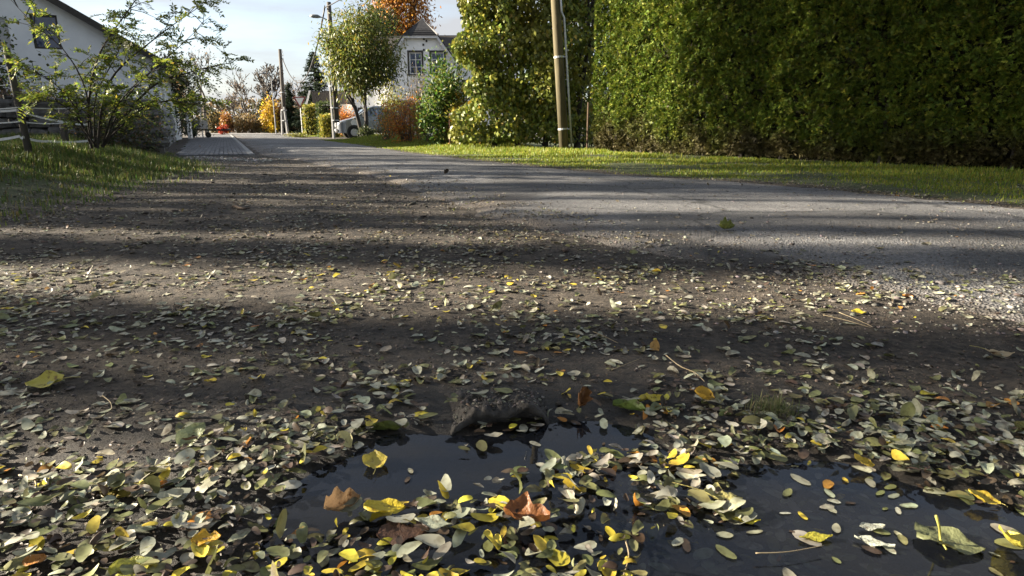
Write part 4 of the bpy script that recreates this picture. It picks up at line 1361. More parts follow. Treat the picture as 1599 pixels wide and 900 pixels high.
bs1, n1 = thuja(92000, 0.0); bs2, n2 = thuja(26000, .10)
s = rng.random(5000) * HD; z = .06 + (HH - .06) * rng.random(5000); j = (fbm(s * 3, z * 3, 65) - .5) * .25
ends = np.stack([-hnv[0] * s - hdv[0] * (.05 + j), -hnv[1] * s - hdv[1] * (.05 + j), z], -1)
base = np.concatenate([bs1, bs2, ends]); outv = np.concatenate([np.tile([hnv[0], hnv[1], 0], (n1 + n2, 1)), np.tile([-hdv[0], -hdv[1], 0], (5000, 1))])
V, F = sprays(base, outv)
cs = pick_cols(len(base), TH, .25, [.4, .3, .2, .1])
ss = (base[:, 0] * hdv[0] + base[:, 1] * hdv[1])
tint = fbm(ss * 1.2, base[:, 2] * 1.2, 66, 3)[:, None]
cs = cs * (.7 + .6 * tint) * np.array([1.42, 1.38, 1.1])
brn = (sstep(.75, .1, base[:, 2] + (tint[:, 0] - .5) * 1.2) * .8 + (rng.random(len(base)) < .04) * .7)[:, None].clip(0, .9)
cs = cs * (1 - brn) + np.array([.075, .055, .03]) * brn
o = link('foliage', npmesh('foliage', V, F, np.repeat(np.tile(cs, (5, 1)), 4, 0)), hroot, M_NEEDLE); o['kind'] = 'stuff'
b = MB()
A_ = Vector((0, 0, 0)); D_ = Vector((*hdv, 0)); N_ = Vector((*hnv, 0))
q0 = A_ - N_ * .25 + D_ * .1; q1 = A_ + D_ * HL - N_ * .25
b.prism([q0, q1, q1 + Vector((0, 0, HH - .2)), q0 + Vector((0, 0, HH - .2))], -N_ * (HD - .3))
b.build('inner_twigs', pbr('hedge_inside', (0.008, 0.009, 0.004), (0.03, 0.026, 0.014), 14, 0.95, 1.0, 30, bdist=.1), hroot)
for k in range(16):
    b = MB(); p_ = D_ * (.5 + k * .95) - N_ * .2; b.tube([p_ + Vector((0, 0, -.05)), p_ + Vector((.02, 0, .5)), p_ + Vector((0, .02, 1.0))], [.05, .04, .03], 6); b.build('stem', M_BARK, hroot)

# ------------------------------------------------------------------ tall ivy-leaved hedge tree behind the pole
IVC = [(0.085, 0.115, 0.016), (0.135, 0.165, 0.02), (0.20, 0.21, 0.028), (0.26, 0.25, 0.03), (0.30, 0.22, 0.03)]
iv0 = at(820, 225, 18.6); iv0.z = 0
ivy = empty('overgrown_beech', iv0, 'tall overgrown leafy tree wall behind the wooden pole', 'tree')
segs, tips = [], []
rs = random.Random(21)
for sx, sy_ in ((-.9, .3), (-.2, .5), (.6, .4), (1.1, .6), (1.5, .3)):
    grow((sx, sy_, -.1), (rs.gauss(0, .04), 0, 1), 2.2, .09, 0, 3, segs, tips, rs, .28, .5, wob=.07)
limbs(segs, 0, 1).build('trunk', M_BARKD, ivy, smooth=True)
limbs(segs, 2, 9, .008).build('branches', M_BARKD, ivy)
n = 42000
pxs = rng.random(n)
X0, X1 = at(722, 200, 18.6).x - iv0.x, at(908, 200, 18.6).x - iv0.x
X1 = at(930, 200, 18.6).x - iv0.x
x_ = X0 + (X1 - X0) * pxs
topz = np.interp(x_, [X0, X0 + .5, X0 + 1.6, X1 - .4, X1 + .3], [4.2, 5.4, 6.6, 8.3, 8.0]) + (fbm(x_ * 2, x_ * 0, 71) - .5) * 1.8
z_ = .25 + (topz - .25) * rng.random(n)
x_ = x_ + (fbm(z_ * 1.4, z_ * 0 + 3, 78, 3) - .55) * 1.1 * sstep(X0 + 1.6, X0, x_)
yy_ = (fbm(x_ * 1.7 + 9, z_ * 1.7, 72, 3) - .5) * 1.5 + rng.normal(size=n) * .16 + .9 * rng.random(n) ** 3
sparse = sstep(X1 - 1.0, X1 - .1, x_)
kp = rng.random(n) > sparse * .45
kp &= rng.random(n) < .35 + sstep(.32, .5, fbm(x_ * 2.3, z_ * 2.3, 73, 3))
x_, yy_, z_ = x_[kp], yy_[kp], z_[kp]
P = np.stack([x_, yy_, z_], -1); O = np.tile([0, -1.0, .15], (len(P), 1))
yel = sstep(.50, .72, fbm(x_ * .9, z_ * .9, 75, 3))
cs = pick_cols(len(P), IVC, .3, [.32, .33, .22, .1, .03])
cs = cs * (1 - yel[:, None] * .6) + np.array([.20, .19, .03]) * yel[:, None] * .6
A = unit(O * .35 + rdir(len(P)) * .6 + np.array([0, 0, -.75])); N = unit(O + rdir(len(P)) * .6 + np.array([0, 0, .35]))
Ls = .125 * (.65 + .7 * rng.random(len(P)))
V, F = leaf_quads(P, A, N, Ls, Ls * .62, .1, .1)
o = link('crown', npmesh('crown', V, F, np.repeat(cs, 4, 0)), ivy, M_GLOSS); o['kind'] = 'stuff'
# deeper back wall of the same tree's leaves, sparse, towards the gap
q = at(915, 120, 20.5)
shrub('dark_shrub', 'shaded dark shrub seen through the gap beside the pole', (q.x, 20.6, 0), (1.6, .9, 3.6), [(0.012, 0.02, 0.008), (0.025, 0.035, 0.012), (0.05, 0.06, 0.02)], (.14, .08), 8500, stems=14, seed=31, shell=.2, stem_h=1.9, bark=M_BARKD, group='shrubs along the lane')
st = at(918, 186, 17.6)
o = MB().tube([(0, 0, -.15), (0, 0, at(918, 160, 17.6).z)], .026, 7).build('wooden_stake', pbr('stake_wood', (.05, .034, .022), (.10, .065, .04), 8, .9), None, loc=(st.x, 17.6, 0))
tag(o, 'short brown wooden stake in the dark hedge gap', 'stake')

# laurel and other shrubs leftwards along the lane
q = at(694, 215, 20.6)
shrub('laurel_bush', 'glossy green laurel bush left of the tall leafy tree wall', (q.x, 20.6, 0), (.78, .7, 1.32), [(0.03, 0.07, 0.012), (0.05, 0.10, 0.016), (0.09, 0.14, 0.02), (0.16, 0.17, 0.03)], (.13, .055), 6500, m=M_LEAF, stems=10, seed=32, shell=.25, up=.5, spread=.22, group='shrubs along the lane')
q = at(722, 200, 20.0)
shrub('yellowing_bush', 'narrow yellow leaved bush between laurel and tree wall', (q.x + .1, 20.0, 0), (.5, .4, .9), [(0.22, 0.19, 0.03), (0.14, 0.15, 0.025), (0.28, 0.17, 0.02)], (.10, .06), 1500, stems=8, seed=33, shell=.2, group='shrubs along the lane')
q = at(668, 205, 22.6)
shrub('weedy_bush', 'tall yellow green weeds on the wire fence beside the laurel', (q.x, 22.6, 0), (.42, .4, .9), [(0.17, 0.17, 0.03), (0.12, 0.15, 0.025), (0.22, 0.16, 0.04)], (.07, .035), 1900, stems=16, seed=34, shell=.1, group='shrubs along the lane')
q = at(634, 208, 24.5)
shrub('rusty_bush', 'rust red and orange autumn shrub in front of the white house', (q.x, 24.5, 0), (.82, .6, .86), [(0.46, 0.15, 0.025), (0.52, 0.23, 0.03), (0.26, 0.10, 0.03), (0.28, 0.2, 0.05)], (.075, .045), 4200, stems=22, seed=35, shell=.15, stem_h=1.9, group='shrubs along the lane')
q = at(656, 208, 25.6)
shrub('bare_stemmed_shrub', 'grey brown thin-leaved shrub with upright stems below the gable window', (q.x, 25.6, 0), (.55, .5, 1.45), [(0.10, 0.09, 0.04), (0.07, 0.075, 0.03), (0.14, 0.09, 0.04)], (.09, .03), 1800, stems=26, seed=36, shell=.2, stem_h=1.9, up=.8, group='shrubs along the lane')
q = at(612, 208, 30)
shrub('lime_bush', 'airy lime yellow shrub beside the van', (q.x, 30, 0), (.62, .6, 1.35), [(0.20, 0.20, 0.03), (0.15, 0.17, 0.03), (0.26, 0.22, 0.04)], (.10, .05), 1700, stems=14, seed=37, shell=.2, stem_h=1.7, group='shrubs along the lane')
q = at(604, 212, 27.5)
shrub('weedy_bush', 'straggly brown and green weeds at the van rear', (q.x, 27.5, 0), (.55, .5, .55), [(0.15, 0.11, 0.04), (0.12, 0.13, 0.03), (0.2, 0.15, 0.05)], (.07, .035), 1500, stems=16, seed=38, shell=.1, group='shrubs along the lane')
q = at(540, 195, 43.5)
shrub('orange_bush', 'bright orange low bush behind the van bonnet', (q.x, 43.5, 0), (.75, .7, .95), [(0.40, 0.14, 0.02), (0.46, 0.19, 0.025), (0.3, 0.09, 0.02)], (.10, .06), 2200, stems=8, seed=39, shell=.2, group='shrubs along the lane')
q = at(548, 214, 35.2)
shrub('low_shrub', 'dark low growth around the foot of the round tree', (at(572, 214, 35.2).x, 35.2, 0), (.40, .3, .30), [(0.03, 0.045, 0.015), (0.07, 0.08, 0.025)], (.08, .05), 1300, stems=12, seed=40, shell=.1, group='shrubs along the lane')
for px, Yp, lab in ((667, 22.0, 'thin rusty fence post at the edge of the laurel'), (641, 23.9, 'thin rusty fence post in front of the rust red shrub'), (702, 19.9, 'thin rusty fence post in front of the laurel')):
    q = at(px, 210, Yp); o = MB().tube([(0, 0, -.1), (.01, 0, 1.05)], .018, 6).build('fence_post', pbr('rusty_steel', (.06, .03, .02), (.11, .06, .04), 12, .9), None, loc=(q.x, Yp, 0)); tag(o, lab, 'fence post', 'steel posts of the garden fence')
q = at(705, 186, 19.6); o = MB().box((-.045, -.01, 0), (.045, .01, .16)).build('white_tag', M_FRAMEW, None, loc=q, bevel=.004); tag(o, 'small white plastic tag hanging in the laurel', 'tag')

# round robinia by the van
CR = [(0.10, 0.12, 0.02), (0.07, 0.095, 0.018), (0.17, 0.16, 0.025), (0.26, 0.19, 0.03)]
q = at(569, 214, 36); cz = (at(560, 20, 36).z + at(560, 140, 36).z) / 2
tree('street_tree', 'round crowned yellow green tree in front of the parked van', (q.x, 36, 0), 6.5, 1.9, .13, CR, (.22, .07), 15000, 41, stems=2, maxd=3, spread=.33, crown_c=(0, 0, cz), crown_r=(1.85, 1.7, 2.1), clusters=75, bark=M_BARKD, axis_down=1.1, up=.25, group='trees along the lane', shell=.5, weights=[.40, .36, .18, .06])

# orange birch behind the house
q = at(632, 200, 62); z1_ = at(632, -60, 62).z
tree('autumn_birch', 'tall orange birch rising behind the slate gable', (q.x, 62, 0), z1_, 7, .28, [(0.34, 0.15, 0.025), (0.42, 0.21, 0.03), (0.24, 0.10, 0.02)], (.30, .14), 18000, 42, maxd=3, spread=.22, crown_c=(0, 0, z1_ * .62), crown_r=(2.75, 2.4, z1_ * .40), clusters=110, axis_down=1.3, group='background trees', shell=.3)
q = at(600, 60, 56)
tree('dark_conifer', 'dark green tree just left of the orange birch', (at(603, 200, 57).x, 57, 0), 9, 4, .2, [(0.02, 0.035, 0.015), (0.035, 0.055, 0.02)], (.22, .1), 4500, 48, maxd=3, crown_c=(0, 0, at(600, 50, 57).z), crown_r=(1.6, 1.5, 2.2), clusters=40, group='background trees', bark=M_BARKD)

# spruces
def spruce(label, px, topy, Yd, rad, seed, n=9000, base_z=0.3, cols=((0.012, 0.022, 0.012), (0.02, 0.035, 0.018), (0.03, 0.045, 0.02))):
    q = at(px, 200, Yd); hz = at(px, topy, Yd).z
    rs = random.Random(seed)
    root = empty('spruce_tree', (q.x, Yd, 0), label, 'tree', 'spruces by the junction')
    MB().tube([(0, 0, -.1), (0, 0, hz * .6), (0, 0, hz)], [.14, .08, .012], 8).build('trunk', M_BARKD, root)
    P, A, O = [], [], []
    bb = MB()
    z = base_z
    while z < hz - .1:
        f = 1 - (z - base_z) / (hz - base_z); nbh = rs.randint(6, 9)
        for k in range(nbh):
            a = rs.uniform(0, 6.283); ln = rad * (f ** .85) * rs.uniform(.65, 1.12) + .08
            d = Vector((math.cos(a), math.sin(a), -.18)); p0_ = Vector((0, 0, z)); pe = p0_ + d * ln + Vector((0, 0, .12 * ln))
            bb.tube([p0_, (p0_ + pe) / 2 + Vector((0, 0, -.04 * ln)), pe], [.02, .012, .004], 4, cap=False)
            m_ = max(6, int(60 * ln))
            for j in range(m_):
                t = (j + rs.random()) / m_
                c = p0_.lerp(pe, .12 + .88 * t) + Vector((rs.gauss(0, .05), rs.gauss(0, .05), rs.gauss(-.05, .05)))
                P.append(tuple(c)); s_ = rs.choice((1, -1)); A.append((d.x * .6 - s_ * d.y * .8, d.y * .6 + s_ * d.x * .8, rs.gauss(-.25, .2)))
        z += .2
    bb.build('branches', M_BARKD, root)
    P, A = np.array(P), np.array(A); n_ = len(P)
    V, F = leaf_quads(P, A, np.tile([0, 0, 1.0], (n_, 1)) + rdir(n_) * .5, .24 * (.6 + .7 * rng.random(n_)), .075, .1, .15)
    o = link('crown', npmesh('crown', V, F, np.repeat(pick_cols(n_, cols, .3), 4, 0)), root, M_NEEDLE); o['kind'] = 'stuff'


spruce('tall dark spruce behind the clipped yellow hedge', 497, 76, 57, 2.3, 51)
spruce('small distant spruce between far pole and yield sign', 455, 128, 74, 1.5, 52)
spruce('dim spruce behind the bare trees at the junction', 419, 140, 82, 1.9, 53)

# clipped hedges of the corner garden
def box_hedge(label, pxa, pxb, topy, Yd, dpt, cols, n, seed, dark_top=False, name='clipped_hedge'):
    a, c = at(pxa, 215, Yd), at(pxb, 215, Yd); hz = at(pxa, topy, Yd).z; wd = (c.x - a.x)
    root = empty(name, ((a.x + c.x) / 2, Yd + dpt / 2, 0), label, 'hedge', 'clipped hedges of the corner garden')
    MB().box((-wd / 2 + .12, -dpt / 2 + .12, 0), (wd / 2 - .12, dpt / 2 - .12, hz - .12)).build('inner_twigs', MATS['hedge_inside'], root)
    f = rng.integers(0, 4, n); u = rng.random((n, 2)) - .5; P = np.zeros((n, 3)); O = np.zeros((n, 3))
    z = rng.random(n) * hz
    for k, (ox, oy) in enumerate(((0, -1), (-1, 0), (1, 0))):
        i = f == k; P[i, 0] = (ox * wd / 2) if ox else (u[i, 0] * wd); P[i, 1] = (oy * dpt / 2) if oy else (u[i, 0] * dpt); P[i, 2] = z[i]; O[i] = (ox, oy, 0)
    i = f == 3; P[i] = np.stack([u[i, 0] * wd, u[i, 1] * dpt, np.full(i.sum(), hz)], -1); O[i] = (0, 0, 1)
    P += rng.normal(size=P.shape) * .06
    P[:, 2] = np.maximum(P[:, 2], .03)
    foliage_obj('foliage', P, O, cols, .10, .06, M_LEAF, root, None)


YH = [(0.26, 0.24, 0.03), (0.18, 0.19, 0.03), (0.34, 0.27, 0.035), (0.10, 0.13, 0.02)]
box_hedge('yellow clipped hedge block left of the driveway gap', 476, 499, 166, 46.0, 1.5, YH, 3600, 61)
box_hedge('yellow clipped hedge block nearest the lamp pole', 502, 521, 182, 41.5, 1.6, YH, 3600, 62)
box_hedge('dark green hedge behind the yellow clipped blocks', 498, 528, 162, 44.5, 1.2, [(0.03, 0.055, 0.015), (0.06, 0.08, 0.02)], 3000, 63, name='dark_hedge')
q = at(487, 211, 43.8)
shrub('ground_cover', 'small yellow green tuft of plants at the kerb before the hedge', (q.x - .2, 41.5, 0), (.75, .4, .14), [(0.2, 0.19, 0.03), (0.12, 0.13, 0.03)], (.09, .05), 700, cat='plant', stems=4, seed=64)

# far trees and bushes at the junction
def far_tree(label, px, topy, Yd, r, cols, seed, n=0, maxd=5, leaf=(.22, .14), spread=.65, crw=None, name='bare_tree', tl=.32, per_tip=0, rmin=.034, nb=(2, 3)):
    q = at(px, 205, Yd); hz = at(px, topy, Yd).z
    return tree(name, label, (q.x, Yd, 0), hz, hz * tl * 1.32, r, cols or [(.1, .1, .1)], leaf, n, seed, group='trees at the junction', maxd=maxd, spread=spread, up=.22, crown_c=(0, 0, hz * .62), crown_r=crw or (hz * .32, hz * .3, hz * .36), clusters=45, rmin=rmin, per_tip=per_tip, tip_r=.35, shell=.2, nb=nb)


BRN = [(0.14, 0.09, 0.05), (0.10, 0.075, 0.045), (0.20, 0.12, 0.05)]
far_tree('tall bare tree just left of the far utility pole', 425, 96, 80, .26, None, 71, maxd=6, nb=(3, 3), tl=.27, rmin=.04)
far_tree('bare brown twiggy tree at the end of the lane', 394, 128, 78, .20, BRN, 72, maxd=6, per_tip=1, leaf=(.14, .08))
far_tree('low bare brown tree left of the twiggy one', 372, 150, 76, .15, BRN, 73, maxd=5, per_tip=2, leaf=(.16, .09))
far_tree('thin bare tree leaning over the trailer', 322, 98, 52, .16, BRN, 74, maxd=6, per_tip=1, leaf=(.12, .07), rmin=.016)
far_tree('sparse bare tree behind the sign board', 306, 110, 58, .15, BRN, 75, maxd=5, per_tip=1, leaf=(.12, .07), rmin=.018)
far_tree('far tree with orange top above the locust branches', 283, 84, 70, .2, [(0.42, 0.22, 0.03), (0.34, 0.15, 0.03)], 76, maxd=4, n=900, leaf=(.3, .2), crw=(1.2, 1.2, 2.2), name='orange_tree')
far_tree('bare tree right of the far utility pole', 463, 135, 84, .17, BRN, 77, maxd=5, per_tip=1)


def far_bush(label, px, topy, Yd, wpx, cols, seed, n=1600, name='autumn_bush', leaf=(.22, .14), stems=8):
    q = at(px, 205, Yd); hz = at(px, topy, Yd).z; wv = wpx / FPX * Yd / 2
    return shrub(name, label, (q.x, Yd, 0), (wv, min(wv, 1.4), hz / 2), cols, leaf, n, cat='shrub', group='bushes at the junction', stems=stems, seed=seed, shell=.15)


YEL = [(0.46, 0.31, 0.03), (0.38, 0.22, 0.03), (0.5, 0.36, 0.04)]
far_bush('golden yellow bush beside the far utility pole', 423, 158, 73.5, 24, YEL, 81, 2000)
far_bush('small bright yellow bush at the foot of the golden one', 428, 186, 72.8, 13, [(0.55, 0.40, 0.03), (0.48, 0.33, 0.03)], 82, 900)
far_bush('red and orange bush at the far end of the footpath', 354, 178, 73.2, 18, [(0.24, 0.11, 0.03), (0.30, 0.18, 0.03), (0.20, 0.06, 0.03)], 83, 1500)
far_bush('low red bush next to the trailer drawbar', 349, 196, 60.0, 12, [(0.28, 0.03, 0.018), (0.22, 0.05, 0.02)], 84, 500, leaf=(.15, .1))
far_bush('dark wine red bush behind the far pole', 443, 165, 74.5, 22, [(0.10, 0.03, 0.025), (0.14, 0.05, 0.03), (0.07, 0.03, 0.02)], 85, 1800)
far_bush('brown hedge-like bushes at the end of the lane', 388, 180, 74.5, 46, [(0.17, 0.12, 0.05), (0.12, 0.09, 0.04), (0.22, 0.15, 0.06)], 86, 2600)
far_bush('brown green bushes left of the red bush', 335, 178, 75.5, 34, [(0.10, 0.09, 0.035), (0.14, 0.10, 0.04)], 87, 2200)
far_bush('brown bushes behind the yield sign', 463, 172, 76, 34, [(0.11, 0.08, 0.035), (0.15, 0.10, 0.04)], 88, 2200)
far_bush('russet bushes right of the far pole', 452, 150, 78, 30, [(0.14, 0.07, 0.03), (0.10, 0.065, 0.03)], 89, 1800)
# a far belt of woodland closes the horizon
n = 26000
x_ = -170 + 290 * rng.random(n); hgt = 3.2 + 3.5 * fbm(x_ * .09, x_ * 0, 91, 4)
P = np.stack([x_, 112 + rng.normal(size=n) * 2.5, hgt * rng.random(n) ** .8], -1)
o = foliage_obj('distant_woodland', P, np.tile([0, -1., .3], (n, 1)), [(0.10, 0.085, 0.05), (0.07, 0.07, 0.04), (0.14, 0.10, 0.05)], .75, .45, M_LEAF, None)
tag(o, 'hazy brown belt of woodland along the horizon', 'woodland', kind='stuff')

# ------------------------------------------------------------------ trees on the left, beyond the frame, whose shade falls across the lane
SX = -18.0
TAN = math.tan(SUN_EL) / math.cos(SUN_AHEAD)


def shade_y(yt, x0=0.0): return yt + (x0 - SX) * math.tan(SUN_AHEAD)


IVT = [(0.03, 0.05, 0.015), (0.06, 0.08, 0.02), (0.10, 0.10, 0.03)]
def row_tree(label, yt, r, ivr, dens, top, seed, crown=None, x=SX):
    rs = random.Random(seed)
    root = empty('roadside_tree', (x, shade_y(yt), 0), label, 'tree', 'tall trees beyond the left edge of the view')
    bend = rs.gauss(0, .06)
    b = MB(); b.tube([(0, bend * math.sin(z * .6), z) for z in (-.2, 1.5, 3, 4.5, 6, 7.5, top)], [r * 1.25, r * 1.1, r, r * .93, r * .85, r * .7, r * .3], 9); b.build('trunk', M_BARKD, root, smooth=True)
    segs, tips = [], []
    for k in range(6):
        a = rs.uniform(0, 6.283); z = rs.uniform(top * .55, top * .9)
        grow((0, 0, z), (math.cos(a), math.sin(a) * .5, .7), 1.1, r * .3, 1, 3, segs, tips, rs, .6, .2)
    limbs(segs, 0, 9, .008).build('branches', M_BARKD, root)
    if dens:
        n = int(dens * (top - 1))
        z = .5 + (top - .8) * rng.random(n); a = rng.random(n) * 6.283; q_ = ivr * np.sqrt(rng.random(n)) * (.55 + .9 * vnoise(z * 1.6, z * 0 + seed, 7))
        P = np.stack([np.cos(a) * q_ * 1.6, np.sin(a) * q_ + bend * np.sin(z * .6), z], -1)
        foliage_obj('ivy', P, unit(np.stack([np.cos(a), np.sin(a), a * 0], -1)), IVT, .12, .09, M_LEAF, root, None)
    if crown:
        cz, cr, n, cl = crown
        P, O, c_ = blob_points(n, (0, 0, cz), cr, cl, .22, .15)
        foliage_obj('crown', P, O, IVT, .17, .12, M_LEAF, root, c_)
    return root


row_tree('ivy clad trunk nearest the camera left of the view', 1.28, .09, .26, 230, 11.5, 101, (11.2, (1.0, 1.0, 1.6), 900, 14))
row_tree('sparse young tree beside the first ivy clad trunk', .70, .04, .34, 40, 11, 112, (11, (.9, .7, 1.4), 500, 12), x=-17.2)
row_tree('second ivy clad trunk of the left row', 1.86, .15, .30, 330, 11.5, 102, (11.4, (1.1, 1.0, 1.7), 900, 14), x=-18.6)
row_tree('third trunk of the left row, thick with ivy', 2.98, .26, .38, 480, 11.5, 103, (11.6, (1.2, 1.1, 1.8), 900, 14))
row_tree('fourth slimmer trunk of the left row', 3.78, .10, .26, 120, 11, 104, (11, (1.0, .8, 1.5), 600, 12), x=-17.5)
row_tree('fifth slender trunk of the left row', 4.45, .07, .2, 50, 11, 105, (11, (.9, .6, 1.3), 500, 12), x=-19)
row_tree('sixth slender trunk of the left row', 5.3, .09, .22, 60, 11, 106, (11, (.9, .6, 1.3), 500, 12))
row_tree('seventh slender trunk of the left row', 6.1, .07, .25, 70, 11, 107, (11, (.9, .6, 1.3), 500, 12), x=-19)
row_tree('high crowned leafy tree of the left row facing the near verge', 6.7, .13, .3, 90, 13, 113, (10.3, (2.0, 1.2, 4.0), 8500, 60), x=-18.4)
row_tree('high crowned leafy tree of the left row facing the hedge', 8.3, .15, .3, 100, 13, 108, (10.2, (2.0, 1.3, 4.1), 9000, 60), x=-19)
row_tree('high crowned leafy tree of the left row in the middle', 10.0, .15, .3, 100, 13, 109, (10.2, (2.0, 1.3, 4.1), 9000, 60), x=-19.5)
row_tree('high crowned tree far back in the left row', 11.7, .16, .3, 120, 13, 110, (10.8, (2.0, 1.5, 3.5), 9000, 55), x=-19)
row_tree('high crowned tree farthest back in the left row', 13.6, .16, .3, 120, 13, 111, (10.9, (2.0, 1.6, 3.5), 5000, 50), x=-19.5)
SHADE_SHR = ((3.9, 6.1, .62, 'first added shade shrub along the left row'), (5.0, 6.0, .75, 'second added shade shrub along the left row'), (6.2, 6.1, .75, 'third added shade shrub along the left row'),
       (7.6, 5.0, .8, 'lower added shade shrub of the left row facing the bank'), (9.2, 4.9, .9, 'lower added shade shrub of the left row facing the stone wall'), (11.2, 5.8, 1.3, 'added shade shrub below the high crowned tree'), (13.2, 5.5, 1.3, 'added shade shrub below the farthest high crowned tree'), (15.2, 4.9, 1.35, 'added shade shrub behind the left row, next to its last tree'), (17.4, 4.6, 1.35, 'added shade shrub in the middle behind the left row'), (19.6, 4.3, 1.35, 'added shade shrub behind the left row, nearest the white house'))
for k, (yt, hz, ry, lab) in enumerate(SHADE_SHR):  # unseen shrubs, added and shaped to shade the dirt, lane and bank
    shrub('shade_shrub', lab, (-17.5, shade_y(yt), 0), (1.4, ry, hz / 2), IVT, (.15, .1), 6500, stems=10, seed=120 + k, group='unseen shade shrubs added beyond the left edge', shell=.1)
for k, (x, y, lab) in enumerate(((-3.4, -4.6, 'big unseen locust added behind the viewer on the left'), (3.2, -5.2, 'big unseen locust added behind the viewer on the right'))):  # unseen locusts suggested by the leaf fall, added to dim the skylight
    tree('dimming_locust', lab, (x, y, 0), 12, 3.6, .24, [(0.07, 0.09, 0.02), (0.14, 0.13, 0.03), (0.2, 0.16, 0.04)], (.30, .16), 9000, 130 + k, maxd=3, spread=.5, crown_c=(0, 1.2, 7.6), crown_r=(3.7, 4.2, 3.4), clusters=80, group='unseen locusts added behind the viewer', shell=.3)

# ------------------------------------------------------------------ stone slab at the puddle's far edge
M_SLAB = pbr('muddy_stone', (0.022, 0.020, 0.019), (0.075, 0.069, 0.063), 45, 0.9, 0.9, 120, bdist=.006)
f0, f1 = gp(682, 668), gp(882, 644)
bk0, bk1 = gp(640, 596), gp(880, 604)
bm = bmesh.new()
NU, NV = 70, 40
grid = {}
def nzz(p, k, sd, o=4): return float(fbm(np.array(p.x * k), np.array(p.y * k), sd, o)) - .5
for i in range(NU + 1):
    for j in range(NV + 1):
        u, v = i / NU, j / NV
        p = f0.lerp(f1, u).lerp(bk0.lerp(bk1, u), v)
        p = p + Vector((.05 * nzz(p, 9, 211, 3) * (1 - abs(2 * u - 1)) , .085 * nzz(p, 11, 212, 3) * (1 - v), 0))
        side = float(sstep(0, .30, u + .12 * nzz(p, 20, 213))) * float(sstep(0, .30, 1 - u + .1 * nzz(p, 20, 214)))
        rear = 1 - float(sstep(.30, 1.0, v + .35 * nzz(p, 14, 215)))
        lift = .044 * side * rear - .03 * (1 - side)
        nz_ = nzz(p, 34, 201, 4); nb_ = nzz(p, 10, 204, 2)
        grid[i, j] = bm.verts.new((p.x, p.y, -.010 + lift + (nz_ * .026 + nb_ * .022 + .014 * nzz(p, 90, 207, 3)) * side))
for i in range(NU + 1):
    p = grid[i, 0].co
    nv = nzz(p, 40, 220, 3)
    grid[i, -1] = bm.verts.new((p.x, p.y - .004 + .012 * nv, p.z - .010 - .008 * nv)); grid[i, -2] = bm.verts.new((p.x, p.y + .010 + .02 * nzz(p, 30, 221), p.z - .024)); grid[i, -3] = bm.verts.new((p.x, p.y + .05, -.08))
for i in range(NU):
    for j in range(-3, NV):
        bm.faces.new((grid[i, j], grid[i + 1, j], grid[i + 1, j + 1], grid[i, j + 1]))
bmesh.ops.recalc_face_normals(bm, faces=bm.faces)
me = bpy.data.meshes.new('stone_slab'); bm.to_mesh(me); bm.free()
for p in me.polygons: p.use_smooth = True
o = link('stone_slab', me, None, M_SLAB)
tag(o, 'soil covered stone slab overhanging the far edge of the puddle', 'stone')
SLAB = [tuple(q)[:2] for q in (f0, f1, bk1, bk0)]

# ------------------------------------------------------------------ fallen leaves
def leaf_template(seed):
    """unit-length oval leaf: x in [-.5,.5]; 5 rows x 3 + two tips, 16 tris"""
    rs = np.random.default_rng(seed)
    xs_ = np.array([-.43, -.23, .02, .25, .42]); hw_ = np.array([.125, .225, .262, .232, .135]) * (1 + rs.normal(size=5) * .05) * rs.choice([.62, .8, .95, 1.05, 1.2])
    bend = rs.normal() * .30; cup = rs.normal() * .45 + .2; tw = rs.normal() * .35; asym = rs.normal() * .18
    if seed % 9 == 0: bend *= 2.6; cup *= 2.2
    V = [(-.5, 0)]
    for x, h in zip(xs_, hw_): V += [(x, -h), (x, 0), (x, h)]
    V.append((.5, 0)); V = np.array(V)
    x, y = V[:, 0], V[:, 1]
    z = bend * (x * x - .08) + cup * y * y * 2.0 + abs(y) * .12 + tw * x * y * 1.6 + asym * y * .4 + rs.normal(size=len(x)) * .014
    y = y * (1 - .25 * min(abs(cup), 1.5))
    Vt = np.stack([x, y, z], -1)
    F = [(0, 2, 1), (0, 3, 2)]
    for r in range(4):
        a = 1 + r * 3; F += [(a, a + 1, a + 4), (a, a + 4, a + 3), (a + 1, a + 2, a + 5), (a + 1, a + 5, a + 4)]
    F += [(13, 14, 16), (14, 15, 16)]
    return Vt, np.array(F)


NT = 28
TPL = [leaf_template(300 + k) for k in range(NT)]
TV = np.array([t[0] for t in TPL]); TF = TPL[0][1]

# candidates spread over the ground, thinned by how thickly the litter lies
OPEN = [[(430, 792), (480, 728), (560, 697), (612, 668), (700, 672), (712, 700), (690, 716), (720, 726), (745, 700), (840, 668), (880, 655), (985, 662), (1005, 700), (930, 698), (880, 712), (835, 722), (745, 757), (640, 768), (560, 775), (505, 800), (480, 835), (440, 830)],
        [(950, 738), (985, 722), (990, 775), (955, 785)]]
OPEN2 = [[(1005, 835), (1200, 798), (1380, 770), (1599, 795), (2200, 800), (2200, 960), (985, 960)], [(1170, 718), (1310, 712), (1450, 752), (1640, 790), (1640, 815), (1180, 805), (1120, 760)]]


